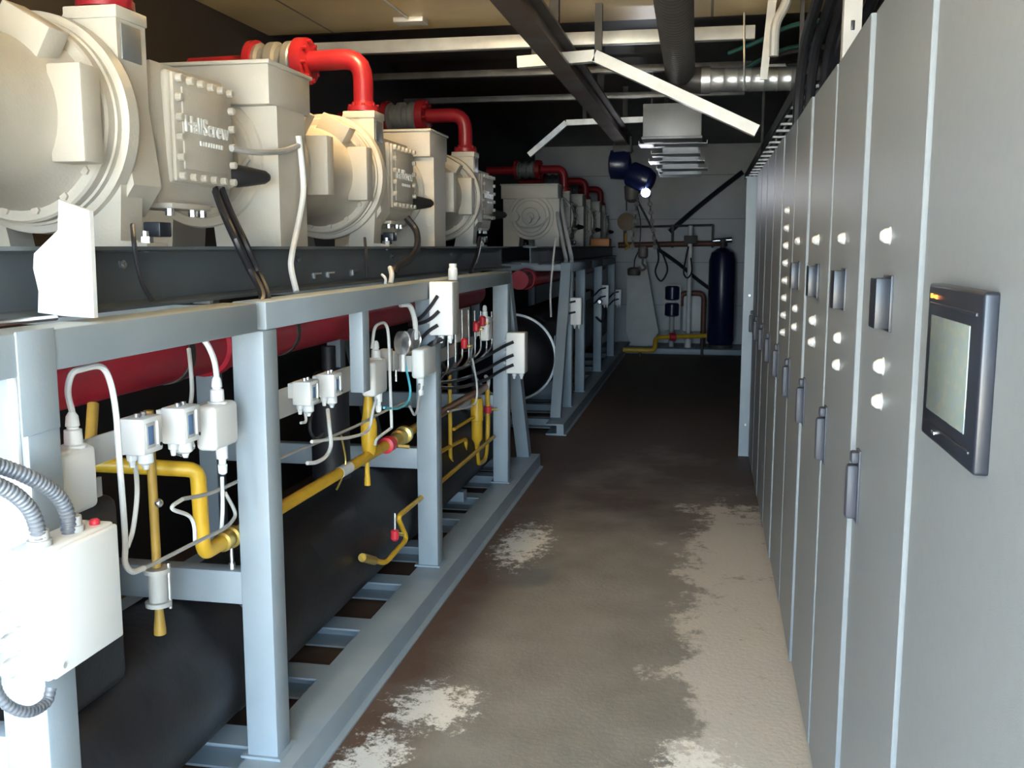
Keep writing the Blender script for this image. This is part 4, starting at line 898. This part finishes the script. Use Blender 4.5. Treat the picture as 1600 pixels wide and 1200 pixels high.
part('bulb', MB().lathe((-0.578, 9.832, 2.138), (0.1, -1, -0.1), [(0, 0.042), (0.008, 0.036), (0.014, 0.01)], 20), 'lamp_glow', t, 'glowing bulb')
t = thing('pendant_control', 'dark round pendant hanging in front of the back wall under the hoist', 'pendant', (-0.93, 13.5, 1.28))
part('body', MB().lathe((-0.93, 13.5, 1.23), (0, 0, 1), [(0, 0.08), (0.02, 0.09), (0.09, 0.09), (0.11, 0.05)], 18), 'dark_steel', t)
part('cord', MB().tube([(-0.93, 13.5, 1.33), (-0.92, 13.5, 1.45), (-0.86, 13.4, 1.60), (-0.76, 12.0, 1.9), (-0.70, 10.1, 2.10)], 0.008), BKC, t)
tubes('cable', [(-0.62, 13.4, 1.62), (-0.60, 13.4, 1.45), (-0.64, 13.4, 1.28), (-0.56, 13.4, 1.16), (-0.48, 13.4, 1.30), (-0.52, 13.4, 1.46), (-0.60, 13.4, 1.62), (-0.66, 12.0, 1.9), (-0.70, 10.1, 2.12)], 0.012, BKC, 'black cable ending in an oval loop under the hoist chains', 'cable')

# ventilation unit under the roof
t = thing('ventilation_unit', 'galvanised ventilation box with slatted trays hanging below the roof', 'fan unit', (-0.3, 9.2, 2.25))
part('housing', MB().box((-0.565, 9.0, 2.575), (-0.055, 9.5, 2.865), 0.006), 'unit_grey', t)
part('rim', MB().box((-0.575, 8.985, 2.56), (-0.045, 9.51, 2.58), 0.002), 'unit_grey', t)
for k, (x0, x1, z) in enumerate(((-0.60, 0.0, 2.515), (-0.49, -0.06, 2.43), (-0.51, -0.02, 2.365), (-0.44, 0.01, 2.30), (-0.42, -0.05, 2.25))):
    part('tray', MB().prism([(x0, 9.0, z), (x1, 9.0, z), (x1, 9.0, z+0.030), (x1-0.006, 9.0, z+0.030), (x1-0.006, 9.0, z+0.005), (x0+0.006, 9.0, z+0.005), (x0+0.006, 9.0, z+0.030), (x0, 9.0, z+0.030)], (0, 0.35, 0)), 'unit_grey', t)
part('back_panel', MB().box((-0.40, 9.33, 2.26), (-0.08, 9.345, 2.57)), 'unit_grey', t)
for x in (-0.5, -0.1): part('hanger', MB().cyl((x, 9.2, 2.86), (x, 9.2, 3.2), 0.008, seg=8), 'unit_grey', t)

# ================================================================== things by the back wall
t = thing('pressure_tank', 'tall dark blue cylinder standing at the back of the aisle', 'tank', (0.27, 15.35, 0.085))
part('shell', MB().lathe((0.27, 15.35, 0.13), (0, 0, 1), [(0, 0.16), (0.06, 0.20), (1.28, 0.20), (1.40, 0.165), (1.46, 0.08), (1.47, 0.03)], 36), 'tank_blue', t)
part('base_ring', MB().lathe((0.27, 15.35, 0.085), (0, 0, 1), [(0, 0.18), (0.05, 0.18)], 32), 'dark_steel', t)
part('valve_head', MB().lathe((0.27, 15.35, 1.59), (0, 0, 1), [(0, 0.04), (0.08, 0.04), (0.09, 0.10), (0.14, 0.10)], 16), 'dark_steel', t)
part('fitting', MB().cyl((0.12, 15.3, 1.70), (0.40, 15.3, 1.72), 0.04), 'steel', t)
t = thing('white_standpipe', 'white vertical pipe with dark bracket in front of the back wall', 'pipe', (-0.215, 15.3, 0.085))
part('pipe', MB().cyl((-0.215, 15.3, 0.21), (-0.215, 15.3, 1.93), 0.035, seg=16), 'white_paint', t)
part('foot', MB().cyl((-0.215, 15.3, 0.085), (-0.215, 15.3, 0.21), 0.05), 'white_paint', t)
part('clamp', MB().box((-0.31, 15.22, 1.66), (-0.11, 15.38, 1.78), 0.01), 'dark_steel', t)
t = thing('blue_filter', 'small dark blue upright filter left of the white standpipe', 'filter', (-0.47, 15.4, 0.085))
for z0, z1 in ((0.55, 0.76), (0.80, 1.02)): part('bowl', MB().lathe((-0.47, 15.4, z0), (0, 0, 1), [(0, 0.08), (0.02, 0.11), (z1-z0-0.02, 0.11), (z1-z0, 0.08)], 20), 'tank_blue', t)
part('bracket', MB().box((-0.60, 15.43, 0.34), (-0.34, 15.47, 1.04)).box((-0.60, 15.38, 0.76), (-0.34, 15.47, 0.80)), 'plastic_grey', t)
part('leg', MB().cyl((-0.47, 15.4, 0.085), (-0.47, 15.4, 0.56), 0.04), 'plastic_grey', t)
t = thing('brown_u_pipe', 'reddish brown U-shaped pipe behind the white standpipe', 'pipe', (-0.10, 15.6, 0.085))
part('pipe', MB().tube([(-0.34, 15.6, 0.70), (-0.34, 15.6, 0.90), (0.01, 15.6, 0.90), (0.01, 15.6, 0.09)], 0.042, seg=14, elbow=0.1), 'pipe_brown', t)
part('white_lagging', MB().box((-0.31, 15.62, 0.30), (-0.02, 15.70, 0.86), 0.02), 'white_paint', t, 'white lagging')
t = thing('leaning_board', 'large pale board with clipped corners leaning at the end of the far skid', 'board', (-0.90, 15.2, 0.085))
bp = [(-1.16, 1.32), (-1.02, 1.42), (-0.88, 1.42), (-0.72, 0.60), (-0.66, 0.32), (-0.74, 0.14), (-0.82, 0.10), (-1.02, 0.10), (-1.09, 0.16), (-1.16, 0.34)]
part('panel', MB().prism([(x, 15.2+0.05*z, z) for x, z in bp], (0, 0.03, 0)), 'plastic_grey', t)
part('rail', MB().box((-1.10, 15.235, 0.10), (-0.74, 15.26, 0.14)), 'plastic_grey', t)
t = thing('floor_line', 'yellow pipe stepping along the floor in front of the back wall', 'pipe', (-0.6, 14.9, 0.0))
part('pipe', MB().tube([(-1.15, 14.6, 0.10), (-0.68, 14.6, 0.10), (-0.68, 14.75, 0.28), (0.06, 14.95, 0.30)], 0.035, seg=12, elbow=0.08), 'yellow', t)
part('valve', MB().lathe((-0.48, 14.80, 0.285), (1, 0.2, 0), [(0, 0.04), (0.01, 0.06), (0.09, 0.06), (0.10, 0.04)], 16), 'red_bright', t, 'red valve')
part('support', MB().cyl((-0.9, 14.6, 0.0), (-0.9, 14.6, 0.08), 0.02).cyl((0.0, 14.93, 0.0), (0.0, 14.93, 0.28), 0.02), 'dark_steel', t)
t = thing('wall_rail', 'brown horizontal pipe rail fixed across the back wall', 'pipe', (-0.5, 15.9, 1.60))
part('pipe', MB().cyl((-1.35, 15.86, 1.64), (0.35, 15.86, 1.67), 0.045, seg=14), 'pipe_brown', t)
part('bar', MB().cyl((-1.3, 15.86, 1.92), (0.12, 15.86, 1.95), 0.018, seg=8), 'dark_steel', t)
for x in (-1.25, -0.5, 0.12): part('bracket', MB().box((x-0.02, 15.84, 1.60), (x+0.02, 15.995, 1.96)), 'dark_steel', t)
tubes('cable', [(0.55, 15.955, 2.76), (0.2, 15.955, 2.49), (-0.2, 15.955, 2.16), (-0.55, 15.955, 1.85)], 0.04, 'dark_plastic', 'thick dark conduit descending diagonally across the back wall', 'conduit', sub=3)
tubes('cable', [(-0.72, 15.965, 1.57), (-0.40, 15.965, 1.35), (-0.1, 15.965, 1.10), (0.15, 15.965, 0.92)], 0.03, 'dark_plastic', 'thin dark conduit sloping down toward the blue cylinder on the back wall', 'conduit', sub=3)
tubes('cable', [(-0.24, 15.2, 1.62), (-0.28, 15.2, 1.4), (-0.30, 15.2, 1.22), (-0.24, 15.2, 1.15), (-0.18, 15.2, 1.25), (-0.20, 15.2, 1.45)], 0.012, BKC, 'black cable looped over the white standpipe', 'cable')
t = thing('yellow_block', 'dull yellow pulley block hanging beside the hoist chains', 'pulley', (-1.05, 13.6, 1.75))
part('cheek', MB().lathe((-1.05, 13.6, 1.95), (0, -1, 0), [(0, 0.05), (0.01, 0.12), (0.07, 0.12), (0.08, 0.05)], 20), 'pulley_yellow', t)
part('rope', MB().cyl((-1.05, 13.58, 2.1), (-1.03, 12.8, 3.2), 0.008, seg=8), 'dark_steel', t)
part('hook', MB().tube([(-1.05, 13.56, 1.80), (-1.05, 13.56, 1.68), (-1.01, 13.56, 1.62), (-1.07, 13.56, 1.58)], 0.02), 'ochre', t)
